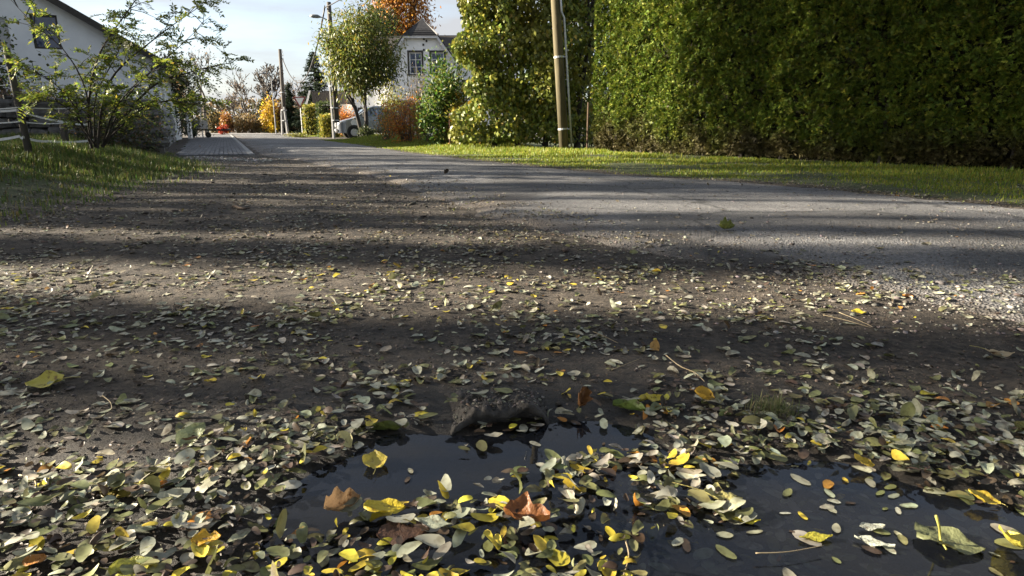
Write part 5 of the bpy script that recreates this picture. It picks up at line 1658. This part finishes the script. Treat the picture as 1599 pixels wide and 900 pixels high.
def density(px, py):
    d = np.interp(py, [200, 250, 300, 380, 430, 480, 520, 560, 610, 660, 720, 800, 900], [40, 130, 260, 480, 700, 800, 850, 950, 1400, 2000, 2600, 3000, 3100])
    # denser in the middle and left than on the right-hand gravel
    right = sstep(1150, 1400, px)
    d = d * (1 - right * .72 * sstep(650, 600, py) * sstep(430, 480, py))
    left = sstep(260, 120, px) * sstep(700, 640, py) * sstep(480, 560, py)
    d = d * (1 - .55 * left)
    d = d * (1 - .6 * sstep(0, 1, inpoly(px, py, [(0, 660), (120, 640), (210, 690), (120, 740), (0, 760)])))
    o1 = np.zeros(px.shape, bool)
    for q in OPEN: o1 |= inpoly(px, py, q)
    d = np.where(o1, d * .03, d)
    o2 = np.zeros(px.shape, bool)
    for q in OPEN2: o2 |= inpoly(px, py, q)
    d = np.where(o2, d * .24, d)
    return d


zones = [(-1.7, 1.9, .5, 1.7, 3600), (-2.9, 3.0, 1.7, 3.4, 1700), (-6, 7, 3.4, 8, 850), (-9, 9, 8, 20, 90)]
LX, LYY = [], []
for x0_, x1_, y0_, y1_, mxd in zones:
    n = int((x1_ - x0_) * (y1_ - y0_) * mxd)
    x = x0_ + (x1_ - x0_) * rng.random(n); y = y0_ + (y1_ - y0_) * rng.random(n)
    px, py = topix(x, y, 0 * x)
    d = density(px, py)
    cl = fbm(x * 4.5, y * 4.5, 131, 3); clump = .25 + 1.6 * sstep(.33, .66, cl)
    d = d * np.where((py > 760) & (px > 480), .55 + .45 * clump, clump)
    d = d * (1 - .3 * sstep(520, 300, px) * sstep(740, 790, py))
    onr = (x > xleft(y) + .35 + .9 * fbm(x * 2, y * 2, 133)) & (x < xright(y) - .1)
    d = np.where(onr, d * .07, d)
    d = np.where(x > xright(y) + .5, d * .7, d)
    kp = (rng.random(n) < d / mxd)
    kp &= ~(inpoly(x, y, SLAB) & (rng.random(n) < .86))
    LX.append(x[kp]); LYY.append(y[kp])
# drift of leaves at the right road edge
n = 900; yv = 3.2 + 3.2 * rng.random(n); LX.append(xright(yv) + rng.normal(size=n) * .16 + .1); LYY.append(yv)
n = 700; yv = 6 + 8 * rng.random(n); LX.append(xright(yv) + rng.normal(size=n) * .18); LYY.append(yv)
n = 5200; yv = .6 + 3.2 * rng.random(n) ** 1.2; xv = (rng.random(n) - .5) * 2 * (yv * .9 + .2); kq = (sdist(xv, yv, PUD) < .02); nfrag = int(kq.sum()); LX.append(xv[kq]); LYY.append(yv[kq])
n = 420; gq = [gp(a, b_) for a, b_ in zip(960 + 640 * rng.random(n) ** 1.5, 735 + 165 * rng.random(n))]
nsub = n; LX.append(np.array([q.x for q in gq])); LYY.append(np.array([q.y for q in gq]))
lx, ly = np.concatenate(LX), np.concatenate(LYY)
n = len(lx)
forced = np.zeros(n, bool); forced[-nsub:] = True
frag = np.zeros(n, bool); frag[-nsub - nfrag:-nsub] = True
zs_ = surf(lx, ly)
inS = inpoly(lx, ly, SLAB); zs_ = np.where(inS, zs_ + .030, zs_)
onw = (zs_ < ZW - .002) & (sdist(lx, ly, PUD) > -.07)
px, py = topix(lx, ly, 0 * lx)
dens = density(px, py)
thick = sstep(1200, 2800, dens)
sub = onw & (rng.random(n) < np.where(px > 985, .55, .12)) & (dens < 1300)
sub |= forced & onw
size = .0262 * np.exp(rng.normal(size=n) * .36); size = np.clip(size, .010, .047) * np.where(ly > 3.2, .92, 1)
yaw = rng.random(n) * 6.283
tilt = np.abs(rng.normal(size=n)) * np.where(onw & (thick < .6), .05, .13 + .07 * thick)
tilt = np.where((rng.random(n) < .03 + .03 * thick) & ~(onw & (thick < .6)), tilt + .6 + .5 * rng.random(n), tilt)
ta = rng.random(n) * 6.283
z0_ = np.where(onw, ZW + .0015 + thick * .018 * rng.random(n) ** 1.5, zs_ + .003 + thick * .022 * rng.random(n))
z0_ = np.where(sub, np.maximum(zs_ + .003, ZW - .003 - .014 * rng.random(n)), z0_)
z0_ += np.minimum(np.abs(np.sin(tilt)) * size * .30, .014) * ~sub
tidx = rng.integers(0, NT, n)
flatk = np.where(onw & (thick < .6), .25, 1.0)
# colour classes: 0 pale underside, 1 olive green, 2 yellow, 3 brown, 4 orange
pyel = np.interp(py, [450, 640, 780, 900], [.03, .04, .10, .20]) * np.where(px > 1050, .35, 1) * np.where((px < 480), .6, np.where(px < 1000, 1.35, 1))
r_ = rng.random(n)
cls = np.where(r_ < pyel, 2, np.where(r_ < pyel + .26, 1, np.where(r_ < pyel + .26 + .24, 3, np.where(r_ < pyel + .26 + .252, 4, 0))))
BASE = np.array([(.30, .297, .225), (.14, .145, .058), (.48, .39, .045), (.062, .043, .028), (.40, .18, .03)])
lc = BASE[cls] * (.65 + .65 * rng.random((n, 1))) * (1 + (rng.random((n, 3)) - .5) * .16)
size = np.where(cls == 3, size * .72, size); size = np.where(frag, .006 + .009 * rng.random(n), size)
lc = np.where(frag[:, None], np.array([.055, .04, .028]) * (.4 + 1.6 * rng.random((n, 1))), lc)
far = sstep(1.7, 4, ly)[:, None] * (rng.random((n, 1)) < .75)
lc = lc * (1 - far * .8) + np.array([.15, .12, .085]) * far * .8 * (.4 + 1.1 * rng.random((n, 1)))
lc = np.clip(lc, .01, .75)


def euler_mats(yaw, tilt, ta):
    n = len(yaw)
    c, s = np.cos(yaw), np.sin(yaw)
    Rz = np.zeros((n, 3, 3)); Rz[:, 0, 0] = c; Rz[:, 0, 1] = -s; Rz[:, 1, 0] = s; Rz[:, 1, 1] = c; Rz[:, 2, 2] = 1
    k = np.stack([np.cos(ta), np.sin(ta), np.zeros(n)], -1)
    K = np.zeros((n, 3, 3)); K[:, 0, 2] = k[:, 1]; K[:, 1, 2] = -k[:, 0]; K[:, 2, 0] = -k[:, 1]; K[:, 2, 1] = k[:, 0]
    R = np.eye(3) + np.sin(tilt)[:, None, None] * K + (1 - np.cos(tilt))[:, None, None] * (K @ K)
    return R @ Rz


RM = euler_mats(yaw, tilt, ta)
vis = (px > 5) & (px < 1594) & (py < 893) & (py > 250)
dist = np.sqrt(lx ** 2 + ly ** 2 + .3)
score = np.where(vis & ~sub, size / dist * (1 + .15 * rng.random(n)) + (z0_ - zs_) * .0, -1)
order = np.argsort(-score)
NI = 265
solo = np.zeros(n, bool); solo[order[:NI]] = True
# the litter as one mesh
g = ~solo
V = TV[tidx[g]].copy(); V[:, :, 2] *= flatk[g][:, None]
V = np.einsum('nij,nkj->nki', RM[g], V * size[g][:, None, None]) + np.stack([lx[g], ly[g], z0_[g]], -1)[:, None, :]
m_ = g.sum()
F = (TF[None] + (np.arange(m_) * 17)[:, None, None]).reshape(-1, 3)
vc = np.repeat(lc[g][:, None, :], 17, 1)
vc *= .82 + .36 * rng.random((m_, 17, 1))
vc[:, [2, 5, 8, 11, 14]] *= 1.18
tipb = (rng.random((m_, 1, 1)) < .3) * (rng.random((m_, 17, 1)) < .35)
vc = vc * (1 - .65 * tipb) + np.array([.07, .045, .025]) * .65 * tipb
o = link('leaf_litter', npmesh('leaf_litter', V.reshape(-1, 3), F, np.clip(vc, .005, .8).reshape(-1, 3), True), None, M_FALL)
tag(o, 'scattered small fallen leaves covering the dirt and puddle edges', 'leaves', kind='stuff')
# the nearest ones singly
tm, tmf = [], []
for k in range(NT):
    for fl, lst in ((1.0, tm), (.25, tmf)):
        v = TPL[k][0].copy(); v[:, 2] *= fl
        me = npmesh('fallen_leaf', v, TF, None, True); me.materials.append(M_FALLO); lst.append(me)
CN = ['pale grey green', 'olive green', 'yellow', 'brown', 'orange']
LM = [(602, 792, 'the broad bright yellow leaf'), (585, 720, 'the floating yellow leaf with a stem'), (188, 757, 'the large olive brown leaf'), (822, 805, 'the orange brown lobed leaf'), (630, 832, 'the dark wrinkled leaf'), (300, 680, 'the pale green broad leaf'),
      (1482, 846, 'the half sunken olive leaf'), (1584, 848, 'the yellow leaf at the right edge'), (1128, 776, 'the pale yellow lobed leaf'), (533, 790, 'the crumpled tan leaf'), (1165, 812, 'the lemon yellow narrow leaf'), (1274, 838, 'the yellow green long leaf'),
      (1365, 846, 'the whitish lance shaped leaf'), (1348, 722, 'the golden leaf on the right shore'), (1535, 778, 'the golden folded leaf'), (322, 842, 'the orange yellow wrinkled leaf'), (55, 875, 'the rust orange corner leaf'), (205, 888, 'the broad leaf at the lower frame edge'), (676, 815, 'the long pale ribbed leaf'),
      (538, 688, 'the yellow white standing leaf'), (982, 634, 'the rolled green leaf'), (908, 618, 'the upright brown leaf'), (760, 640, 'the stone slab'), (978, 870, 'the bent pale stem in the water'), (240, 875, 'the dark stick'), (1206, 648, 'the dead grass tuft')]
SOLO = {}
for i in np.nonzero(solo)[0]:
    k = int(cls[i])
    dd = [math.hypot(a - px[i], (b_ - py[i]) * 1.5) for a, b_, _ in LM]; kk = int(np.argmin(dd)); lx_, ly_, ln_ = LM[kk]
    if dd[kk] < 45: rel = 'right beside'
    elif abs(px[i] - lx_) > abs(py[i] - ly_) * 1.2: rel = 'to the left of' if px[i] < lx_ else 'to the right of'
    else: rel = 'behind' if py[i] < ly_ else 'in front of'
    how = 'tilted ' if tilt[i] > .55 else ('floating ' if onw[i] and thick[i] < .6 else ('curled ' if (300 + tidx[i]) % 9 == 0 else ''))
    big = 'larger ' if size[i] > .040 else ''
    me = (tmf if flatk[i] < .5 else tm)[tidx[i]]
    o = bpy.data.objects.new('fallen_leaf', me); COL.objects.link(o)
    M4 = Matrix([list(RM[i][r]) + [0] for r in range(3)] + [[0, 0, 0, 1]])
    o.matrix_world = Matrix.Translation((lx[i], ly[i], z0_[i])) @ M4 @ Matrix.Scale(float(size[i]), 4)
    o.color = (*lc[i], 1)
    lab = f'{big}{how}{CN[k]} fallen leaf {rel} {ln_}'
    while len(lab.split()) > 16: lab = lab.replace('fallen leaf', 'leaf', 1) if 'fallen leaf' in lab else lab.split(' ', 1)[1]
    tag(o, lab, 'leaf', 'small fallen leaves around the puddle'); SOLO.setdefault(lab, []).append((-py[i], o))

ORD = {2: ['nearer', 'farther'], 3: ['nearest', 'middle', 'farthest']}
for lab, lst in SOLO.items():                              # tell look-alikes with one landmark apart by nearness
    if len(lst) < 2: continue
    lst.sort(key=lambda t: t[0])
    words = ORD.get(len(lst)) or ['nearest', 'second nearest', 'third nearest', 'fourth nearest', 'fifth nearest', 'sixth nearest', 'seventh nearest', 'eighth nearest', 'ninth nearest', 'farthest'][:len(lst)]
    for wd_, (_, o) in zip(words, lst):
        l2 = wd_ + ' ' + lab.replace('fallen leaf', 'leaf')
        if len(l2.split()) > 16: l2 = l2.replace('pale grey green', 'pale')
        o['label'] = l2


# ------------------------------------------------------------------ larger leaves one can point to
M_BIG = leafmat('big_leaf', 0.2, rough=0.45, spec=0.4, objcol=True)


def b_big(n, o):
    l = n.links.new
    a = n.nodes.new('ShaderNodeObjectInfo'); t = n.nodes.new('ShaderNodeTexCoord')
    z = n.nodes.new('ShaderNodeTexNoise'); z.inputs['Scale'].default_value = 5; z.inputs['Detail'].default_value = 7
    r = n.nodes.new('ShaderNodeValToRGB'); e = r.color_ramp.elements
    e[0].position = .34; e[0].color = (.22, .13, .07, 1); e[1].position = .47; e[1].color = (1, 1, 1, 1)
    mm = n.nodes.new('ShaderNodeMix'); mm.data_type = 'RGBA'; mm.blend_type = 'MULTIPLY'; mm.inputs['Factor'].default_value = .9
    l(t.outputs['Object'], z.inputs['Vector']); l(z.outputs['Fac'], r.inputs[0]); l(a.outputs['Color'], mm.inputs['A']); l(r.outputs[0], mm.inputs['B'])
    wv = n.nodes.new('ShaderNodeTexNoise'); wv.inputs['Scale'].default_value = 14; wv.inputs['Detail'].default_value = 4
    l(t.outputs['Object'], wv.inputs['Vector'])
    bp = n.nodes.new('ShaderNodeBump'); bp.inputs['Strength'].default_value = .25; bp.inputs['Distance'].default_value = .02; l(wv.outputs['Fac'], bp.inputs['Height'])
    p = n.nodes.new('ShaderNodeBsdfPrincipled'); p.inputs['Roughness'].default_value = .45; p.inputs['Specular IOR Level'].default_value = .4
    tr = n.nodes.new('ShaderNodeBsdfTranslucent'); mx_ = n.nodes.new('ShaderNodeMixShader'); mx_.inputs[0].default_value = .2
    l(mm.outputs['Result'], p.inputs['Base Color']); l(mm.outputs['Result'], tr.inputs['Color']); l(bp.outputs[0], p.inputs['Normal']); l(bp.outputs[0], tr.inputs['Normal'])
    l(p.outputs[0], mx_.inputs[1]); l(tr.outputs[0], mx_.inputs[2]); l(mx_.outputs[0], o.inputs[0])


M_BIG2 = mat('blotched_big_leaf', b_big)


def big_leaf(label, px, py, Lpx, col, shape='ovate', yaw=0.0, tilt=0.0, tdir=0.0, wr=.62, bend=.3, cup=.3, curl=0.0, seed=0, stem=.35, lift=.008, water=False, name='large_leaf', z=None):
    rs = random.Random(seed + 900)
    p = gp(px, py)
    zs1 = ZW + .002 if water else float(surf(np.array([p.x]), np.array([p.y]))[0])
    if z is not None: zs1 = z
    p = gp(px, py, zs1 + lift)
    dpt = p.y * CP - (p.z - CAMH) * SP
    Lm = Lpx / FPX * dpt
    NU, NV = 12, 8
    bm = bmesh.new(); vv = {}
    for i in range(NU + 1):
        t = i / NU
        if shape == 'ovate': h = wr * .5 * (math.sin(math.pi * t ** .8) ** .75)
        elif shape == 'heart': h = wr * .5 * (math.sin(math.pi * min(1, .10 + .9 * t) ** 1.05) ** .7 if t > 0 else .45)
        elif shape == 'lance': h = wr * .5 * math.sin(math.pi * t) ** .9
        else: h = wr * .5 * (math.sin(math.pi * t ** .75) ** .6) * (1 - .42 * abs(math.sin(2.6 * math.pi * t)) ** 2)
        if i in (0, NU): h = max(h, .012)
        for j in range(NV + 1):
            s_ = (j / NV - .5) * 2
            x, y = t - .5, s_ * h
            zz = bend * (x * x - .08) + cup * (abs(y) ** 1.6) * 1.8 + .05 * math.sin(9 * x + 5 * s_ + seed) * abs(s_) + rs.gauss(0, .012)
            zz += curl * (max(0, abs(s_) - .35) ** 2) * .9
            if curl: y *= 1 - .35 * curl * max(0, abs(s_) - .35)
            vv[i, j] = bm.verts.new((x, y, zz))
    for i in range(NU):
        for j in range(NV): bm.faces.new((vv[i, j], vv[i + 1, j], vv[i + 1, j + 1], vv[i, j + 1]))
    me = bpy.data.meshes.new(name); bm.to_mesh(me); bm.free(); me.materials.append(M_BIG2)
    for q in me.polygons: q.use_smooth = True
    root = bpy.data.objects.new(name, me); COL.objects.link(root); root.color = (*col, 1)
    root.matrix_world = Matrix.Translation(p) @ Matrix.Rotation(tilt, 4, Vector((math.cos(tdir), math.sin(tdir), 0))) @ Matrix.Rotation(yaw, 4, 'Z') @ Matrix.Scale(Lm, 4)
    if stem:
        b = MB(); b.tube([(-.49, 0, bend * .17), (-.5 - stem * .5, .03, bend * .17 + .03), (-.5 - stem, .09, bend * .17 + .02)], [.016, .012, .014], 5)
        so = b.build('leaf_stem', M_BIG2, root); so.color = (.35, .30, .10, 1)
    return tag(root, label, 'leaf', 'larger leaves one can tell apart')


R = math.radians
big_leaf('broad bright yellow leaf at the near edge of the puddle', 602, 792, 68, (.55, .42, .03), 'ovate', R(15), .18, 2, .62, .2, .2, seed=1, stem=0, lift=.016, water=True)
big_leaf('yellow leaf floating alone with its stem in the puddle middle', 585, 720, 48, (.42, .34, .05), 'heart', R(105), .1, 1, .8, .3, .4, seed=2, water=True, lift=.006)
big_leaf('large olive brown leaf lying in the litter left of the puddle', 188, 757, 72, (.27, .22, .04), 'heart', R(170), .1, 1, .8, .2, -.3, seed=3, stem=.25, lift=.014)
big_leaf('curled orange brown lobed leaf at the right of the leaf mat', 822, 806, 74, (.24, .095, .03), 'lobed', R(-15), .05, .5, .9, .25, .3, .35, seed=4, stem=.2, lift=.016, water=True)
big_leaf('dark brown wrinkled leaf half under the leaf mat', 630, 832, 82, (.10, .055, .035), 'lobed', R(10), .1, 0, .8, .2, .2, seed=5, stem=0, water=True, lift=.004)
big_leaf('pale green broad leaf standing left of the puddle', 300, 680, 50, (.30, .33, .17), 'ovate', R(60), .55, .1, .75, .3, .4, seed=6, stem=.2, lift=.018)
big_leaf('yellow heart shaped leaf alone on the mud at the far left', 70, 598, 50, (.46, .40, .07), 'heart', R(200), .25, .2, .8, .4, .4, seed=7, stem=.5, lift=.010)
big_leaf('big grey olive leaf half sunk in the puddle with raised yellow stem', 1482, 846, 92, (.15, .16, .075), 'heart', R(-25), .12, 2, .75, .15, .25, seed=8, stem=0, lift=.004, water=True)
big_leaf('yellow leaf at the right edge of the puddle', 1584, 848, 62, (.44, .38, .06), 'heart', R(70), .3, 2.2, .8, .6, .8, seed=9, stem=0, lift=.012, water=True)
big_leaf('pale yellow lobed leaf with long stem floating right of centre', 1128, 776, 60, (.42, .38, .14), 'lobed', R(-10), .15, 2, .9, .3, .3, seed=10, stem=.8, lift=.008, water=True)
big_leaf('dark green leaf standing on edge where the puddle begins', 603, 668, 48, (.08, .10, .025), 'ovate', R(2), R(62), R(183), .62, .1, .2, seed=11, stem=0, lift=.008, water=True)
big_leaf('upright curled brown leaf at the right end of the stone slab', 908, 622, 34, (.20, .10, .04), 'lobed', R(75), R(48), R(20), .85, .9, 1.2, .6, seed=12, stem=.2, lift=.022)
big_leaf('rolled green leaf behind the puddle right of the slab', 982, 638, 52, (.12, .17, .04), 'lance', R(-24), .0, 0, .42, .1, .9, .3, seed=13, stem=0, lift=.014)
big_leaf('crumpled tan brown leaf at the near puddle edge', 533, 790, 56, (.36, .23, .12), 'lobed', R(30), .5, .6, .8, .7, .9, .6, seed=14, stem=0, lift=.016, water=True)
big_leaf('lemon yellow narrow leaf floating left of the dark water', 1165, 812, 44, (.55, .48, .05), 'lance', R(-5), .05, 0, .38, .2, .2, seed=15, stem=0, water=True, lift=.004)
big_leaf('yellow green long leaf floating on the dark lower right water', 1274, 838, 54, (.42, .38, .05), 'lance', R(4), .04, 0, .34, .1, .1, seed=16, stem=0, water=True, lift=.004)
big_leaf('whitish lance shaped leaf floating on the lower right water', 1365, 846, 56, (.50, .52, .42), 'lance', R(-25), .04, 0, .34, .1, .1, seed=17, stem=0, water=True, lift=.004)
big_leaf('greyish oval leaf floating above the whitish lance shaped one', 1362, 822, 40, (.38, .39, .32), 'ovate', R(0), .03, 0, .42, .1, .1, seed=18, stem=0, water=True, lift=.004)
big_leaf('golden leaf at the upper rim of the right puddle arm', 1348, 722, 32, (.50, .36, .04), 'heart', R(-15), .4, 1, .7, .5, .5, seed=19, stem=0, lift=.014)
big_leaf('golden folded leaf at the far right of the puddle rim', 1535, 778, 44, (.46, .34, .04), 'heart', R(150), .25, 1, .7, .5, .4, seed=20, stem=.2, lift=.012, water=True)
big_leaf('dry tan leaf on the gravel at the far right', 1560, 552, 44, (.40, .32, .20), 'lobed', R(-5), .12, 1, .5, .6, .5, seed=21, stem=.5, lift=.010)
big_leaf('pale boat shaped leaf on the dark gravel to the right', 1462, 660, 48, (.42, .43, .27), 'lance', R(0), .2, 0, .42, .1, .9, seed=22, stem=0, lift=.012)
big_leaf('single white leaf near the right edge of the gravel', 1545, 686, 36, (.55, .55, .50), 'ovate', R(5), .1, 0, .6, .1, -.2, seed=23, stem=0, lift=.010)
big_leaf('orange yellow wrinkled leaf near the lower left corner', 322, 842, 44, (.55, .33, .03), 'lobed', R(10), .2, 0, .75, .4, .5, seed=24, stem=0, lift=.022)
big_leaf('rust orange leaf in the lower left corner', 55, 875, 34, (.45, .20, .05), 'ovate', R(15), .2, 0, .7, .4, .3, seed=25, stem=.2, lift=.014)
big_leaf('green yellow broad leaf cut by the lower frame edge', 205, 888, 62, (.34, .33, .05), 'ovate', R(20), .2, 1, .7, .3, .3, seed=26, stem=.2, lift=.02)
big_leaf('green curled leaf lying on the sunlit asphalt', 1133, 356, 26, (.18, .20, .05), 'lobed', R(10), .5, .4, .9, .8, .9, .5, seed=27, stem=.2, lift=.012)
big_leaf('bright yellow leaf alone on the dark gravel edge', 1341, 487, 22, (.55, .45, .04), 'ovate', R(-10), .2, 0, .6, .2, .3, seed=28, stem=.5, lift=.008)
big_leaf('small orange leaf standing in the litter right of centre', 1022, 541, 24, (.46, .26, .07), 'ovate', R(80), .9, .2, .7, .3, .3, seed=29, stem=0, lift=.012)
big_leaf('dark dry leaf standing up on the shaded asphalt', 697, 269, 10, (.05, .04, .03), 'lobed', R(60), .9, .2, .9, .8, .9, .5, seed=30, stem=.2, lift=.03)
big_leaf('yellow bent leaf in the litter right of the rolled green leaf', 1020, 622, 34, (.50, .40, .04), 'ovate', R(25), .35, 1, .6, .7, .4, seed=31, stem=.2, lift=.012)
big_leaf('orange yellow curled leaf behind the right puddle shore', 1098, 620, 32, (.52, .33, .05), 'ovate', R(-20), .5, .5, .7, .6, .9, .4, seed=32, stem=0, lift=.012)
big_leaf('yellow white leaf standing on the left puddle shore', 538, 688, 34, (.50, .45, .20), 'ovate', R(-40), .6, .6, .7, .4, .6, seed=33, stem=0, lift=.014)
big_leaf('long pale ribbed leaf in the middle of the leaf mat', 676, 815, 60, (.42, .44, .32), 'lance', R(-12), .15, 0, .4, .15, .2, seed=34, stem=0, lift=.02, water=True)
b = MB(); q0 = gp(1468, 842, ZW + .01); qt = at(1462, 806, q0.y - .02); q1 = gp(1478, 858, ZW + .008)
b.tube([q1 - q0, Vector((0, 0, 0)), (qt - q0) * .5 + Vector((.002, 0, 0)), qt - q0], [.0016, .0018, .0017, .0022], 6)
o = b.build('leaf_stalk', M_BIG2, None, loc=q0, smooth=True); o.color = (.5, .46, .12, 1); tag(o, 'raised yellow stalk of the half sunken grey olive leaf', 'stalk')

# ------------------------------------------------------------------ twigs and straws
M_TWIG = pbr('pale_twig', (0.22, 0.17, 0.10), (0.34, 0.28, 0.18), 60, 0.8)
M_TWIGD = pbr('dark_twig', (0.05, 0.035, 0.025), (0.10, 0.07, 0.05), 60, 0.8)


def twig(label, pts, r=.0016, m=None, lift=.02, name='twig'):
    P_ = []
    for a, b_ in pts:
        q = gp(a, b_); zz = max(float(surf(np.array([q.x]), np.array([q.y]))[0]), ZW) + lift * .6
        P_.append(gp(a, b_, zz))
    C = bez(P_, 12); o0 = C[0].copy()
    o = MB().tube([c - o0 for c in C], [r * (1 - .5 * k / 11) for k in range(12)], 5).build(name, m or M_TWIG, None, loc=o0, smooth=True)
    return tag(o, label, 'twig', 'twigs and straws on the ground')


twig('pale curved straw arching over the litter right of centre', [(1040, 555), (1062, 572), (1085, 582), (1100, 596)])
twig('thin pale stalk lying across the litter behind the slab', [(926, 518), (945, 526), (965, 536)])
twig('bent pale stem at the far left of the mud', [(30, 742), (52, 748), (58, 762), (64, 776)], .0018)
twig('dark stick in the lower left leaf litter', [(205, 892), (240, 875), (282, 850)], .004, M_TWIGD)
twig('long dark stick behind the lower left corner', [(185, 862), (210, 855), (235, 845)], .003, M_TWIGD)
twig('thin straw floating on the dark lower right water', [(1180, 864), (1230, 862), (1286, 852)], .0012)
twig('pale stem bent across the near puddle water', [(976, 842), (982, 868), (974, 898)], .0015)
twig('fine straw beside the lone yellow leaf on the gravel', [(1285, 492), (1320, 500), (1360, 512)], .0012)
twig('second fine straw crossing beside the lone yellow leaf', [(1310, 488), (1340, 500), (1362, 510)], .0012)
twig('short pale stalk curving on the left mud', [(160, 618), (172, 628), (175, 640)], .0014)
twig('brown stick on the shaded dirt before the lane', [(365, 322), (380, 326), (390, 325)], .012, M_TWIGD)
twig('thin twig lying on the stone slab', [(782, 612), (786, 626), (790, 640)], .0012, M_TWIGD)
twig('pale straw in the litter left of the orange leaf', [(955, 578), (975, 570), (1000, 560)], .0012)
twig('dark twig near the left shore of the puddle', [(120, 860), (145, 850), (170, 848)], .002, M_TWIGD)

# a tuft of dead grass on the right shore
q = gp(1206, 648)
n = 420
P = np.stack([rng.normal(size=n) * .022, rng.normal(size=n) * .016, np.zeros(n)], -1) + np.array([q.x, q.y, .002])
o = grass('grass_tuft', 'mossy tuft of dead grass in the litter on the right shore', P, .035, .0016, [(0.16, 0.17, 0.07), (0.22, 0.2, 0.10), (0.10, 0.12, 0.04)], 1.6)
del o['kind']

# ------------------------------------------------------------------ gravel and clods
ico = bmesh.new(); bmesh.ops.create_icosphere(ico, subdivisions=1, radius=.5)
IV = np.array([list(v.co) for v in ico.verts]); IF = np.array([[v.index for v in f.verts] for f in ico.faces]); ico.free()


def pebbles(name, label, x, y, sz, cols, m, weights=None, squash=.6):
    n = len(x); z = surf(x, y)
    V = IV[None] * (1 + rng.normal(size=(n, len(IV), 1)) * .18)
    k = np.stack([.7 + .7 * rng.random(n), .7 + .7 * rng.random(n), squash * (.6 + .7 * rng.random(n))], -1) * sz[:, None]
    V = np.einsum('nij,nkj->nki', euler_mats(rng.random(n) * 6.28, rng.normal(size=n) * .3, rng.random(n) * 6.28), V * k[:, None, :]) + np.stack([x, y, z + sz * .12], -1)[:, None, :]
    F = (IF[None] + (np.arange(n) * len(IV))[:, None, None]).reshape(-1, 3)
    o = link(name, npmesh(name, V.reshape(-1, 3), F, np.repeat(pick_cols(n, cols, .35, weights), len(IV), 0)), None, m)
    return tag(o, label, 'gravel', kind='stuff')


M_PEB = leafmat('pebble', 0.0, rough=0.85, spec=0.3)
n = 45000
y = .55 + 3.6 * rng.random(n) ** 1.5; x = (rng.random(n) - .5) * 2 * (y * .95 + .3)
kp = (sdist(x, y, PUD) < -.01) & (rng.random(n) < .25 + sstep(.4, .6, fbm(x * 3, y * 3, 141)) * .7)
pebbles('soil_crumbs', 'dark soil crumbs and fine gravel on the forecourt', x[kp], y[kp], .0032 * np.exp(rng.normal(size=kp.sum()) * .55), [(.05, .042, .034), (.08, .068, .055), (.15, .135, .115), (.03, .026, .022)], M_PEB)
n = 1500
u_, v_ = rng.random(n), rng.random(n) ** 1.3
c_ = [f0.lerp(f1, a).lerp(bk0.lerp(bk1, a), b_) for a, b_ in zip(u_, v_)]
dep = bpy.context.evaluated_depsgraph_get()
from mathutils.bvhtree import BVHTree
bvh = BVHTree.FromObject(bpy.data.objects['stone_slab'], dep)
zz_ = [bvh.ray_cast(Vector((c.x, c.y, .5)), Vector((0, 0, -1)))[0] for c in c_]
ok_ = np.array([q is not None for q in zz_])
_surf = surf
SZ = np.array([q.z if q is not None else 0 for q in zz_])[ok_]
surf = lambda x, y: SZ
pebbles('slab_grit', 'grit and soil crumbs lying on the stone slab', np.array([c.x for c in c_])[ok_], np.array([c.y for c in c_])[ok_], .0030 * np.exp(rng.normal(size=ok_.sum()) * .5), [(.05, .045, .04), (.10, .09, .08), (.16, .15, .13), (.03, .027, .024)], M_PEB)
surf = _surf
n = 9000
y = 1.8 + 15 * rng.random(n) ** 1.4; x = xleft(y) + rng.normal(size=n) * .55 + .05
pebbles('road_edge_gravel', 'loose gravel along the ragged left edge of the asphalt', x, y, .0065 * np.exp(rng.normal(size=n) * .5), [(.10, .09, .08), (.18, .165, .15), (.06, .052, .045)], M_PEB)
n = 9000
y = 2.0 + 12 * rng.random(n) ** 1.8; x = xleft(y) + (xright(y) - xleft(y)) * rng.random(n)
pebbles('road_grit', 'grit and small stones scattered over the lane', x, y, .005 * np.exp(rng.normal(size=n) * .55), [(.10, .09, .08), (.18, .165, .15), (.04, .035, .03)], M_PEB)
n = 2600
y = 3 + 7 * rng.random(n) ** 1.3; x = -y * .8 + (y * .8 + xleft(y)) * rng.random(n)
pebbles('dirt_clods', 'clods of dry earth on the shaded dirt', x, y, .014 * np.exp(rng.normal(size=n) * .5), [(.05, .042, .034), (.09, .075, .06), (.14, .12, .095)], M_PEB, squash=.4)
n = 1400
t = rng.random(n); xa, ya = gp(290, 246)[:2]; xb, yb_ = gp(420, 252)[:2]
x = xa + (xb - xa) * t + rng.normal(size=n) * .05; y = ya + (yb_ - ya) * t + rng.normal(size=n) * .25
pebbles('pale_gravel', 'pale gravel strip at the near end of the block paving', x, y, .022 * np.exp(rng.normal(size=n) * .4), [(.22, .21, .19), (.32, .30, .28), (.14, .13, .12)], M_PEB)
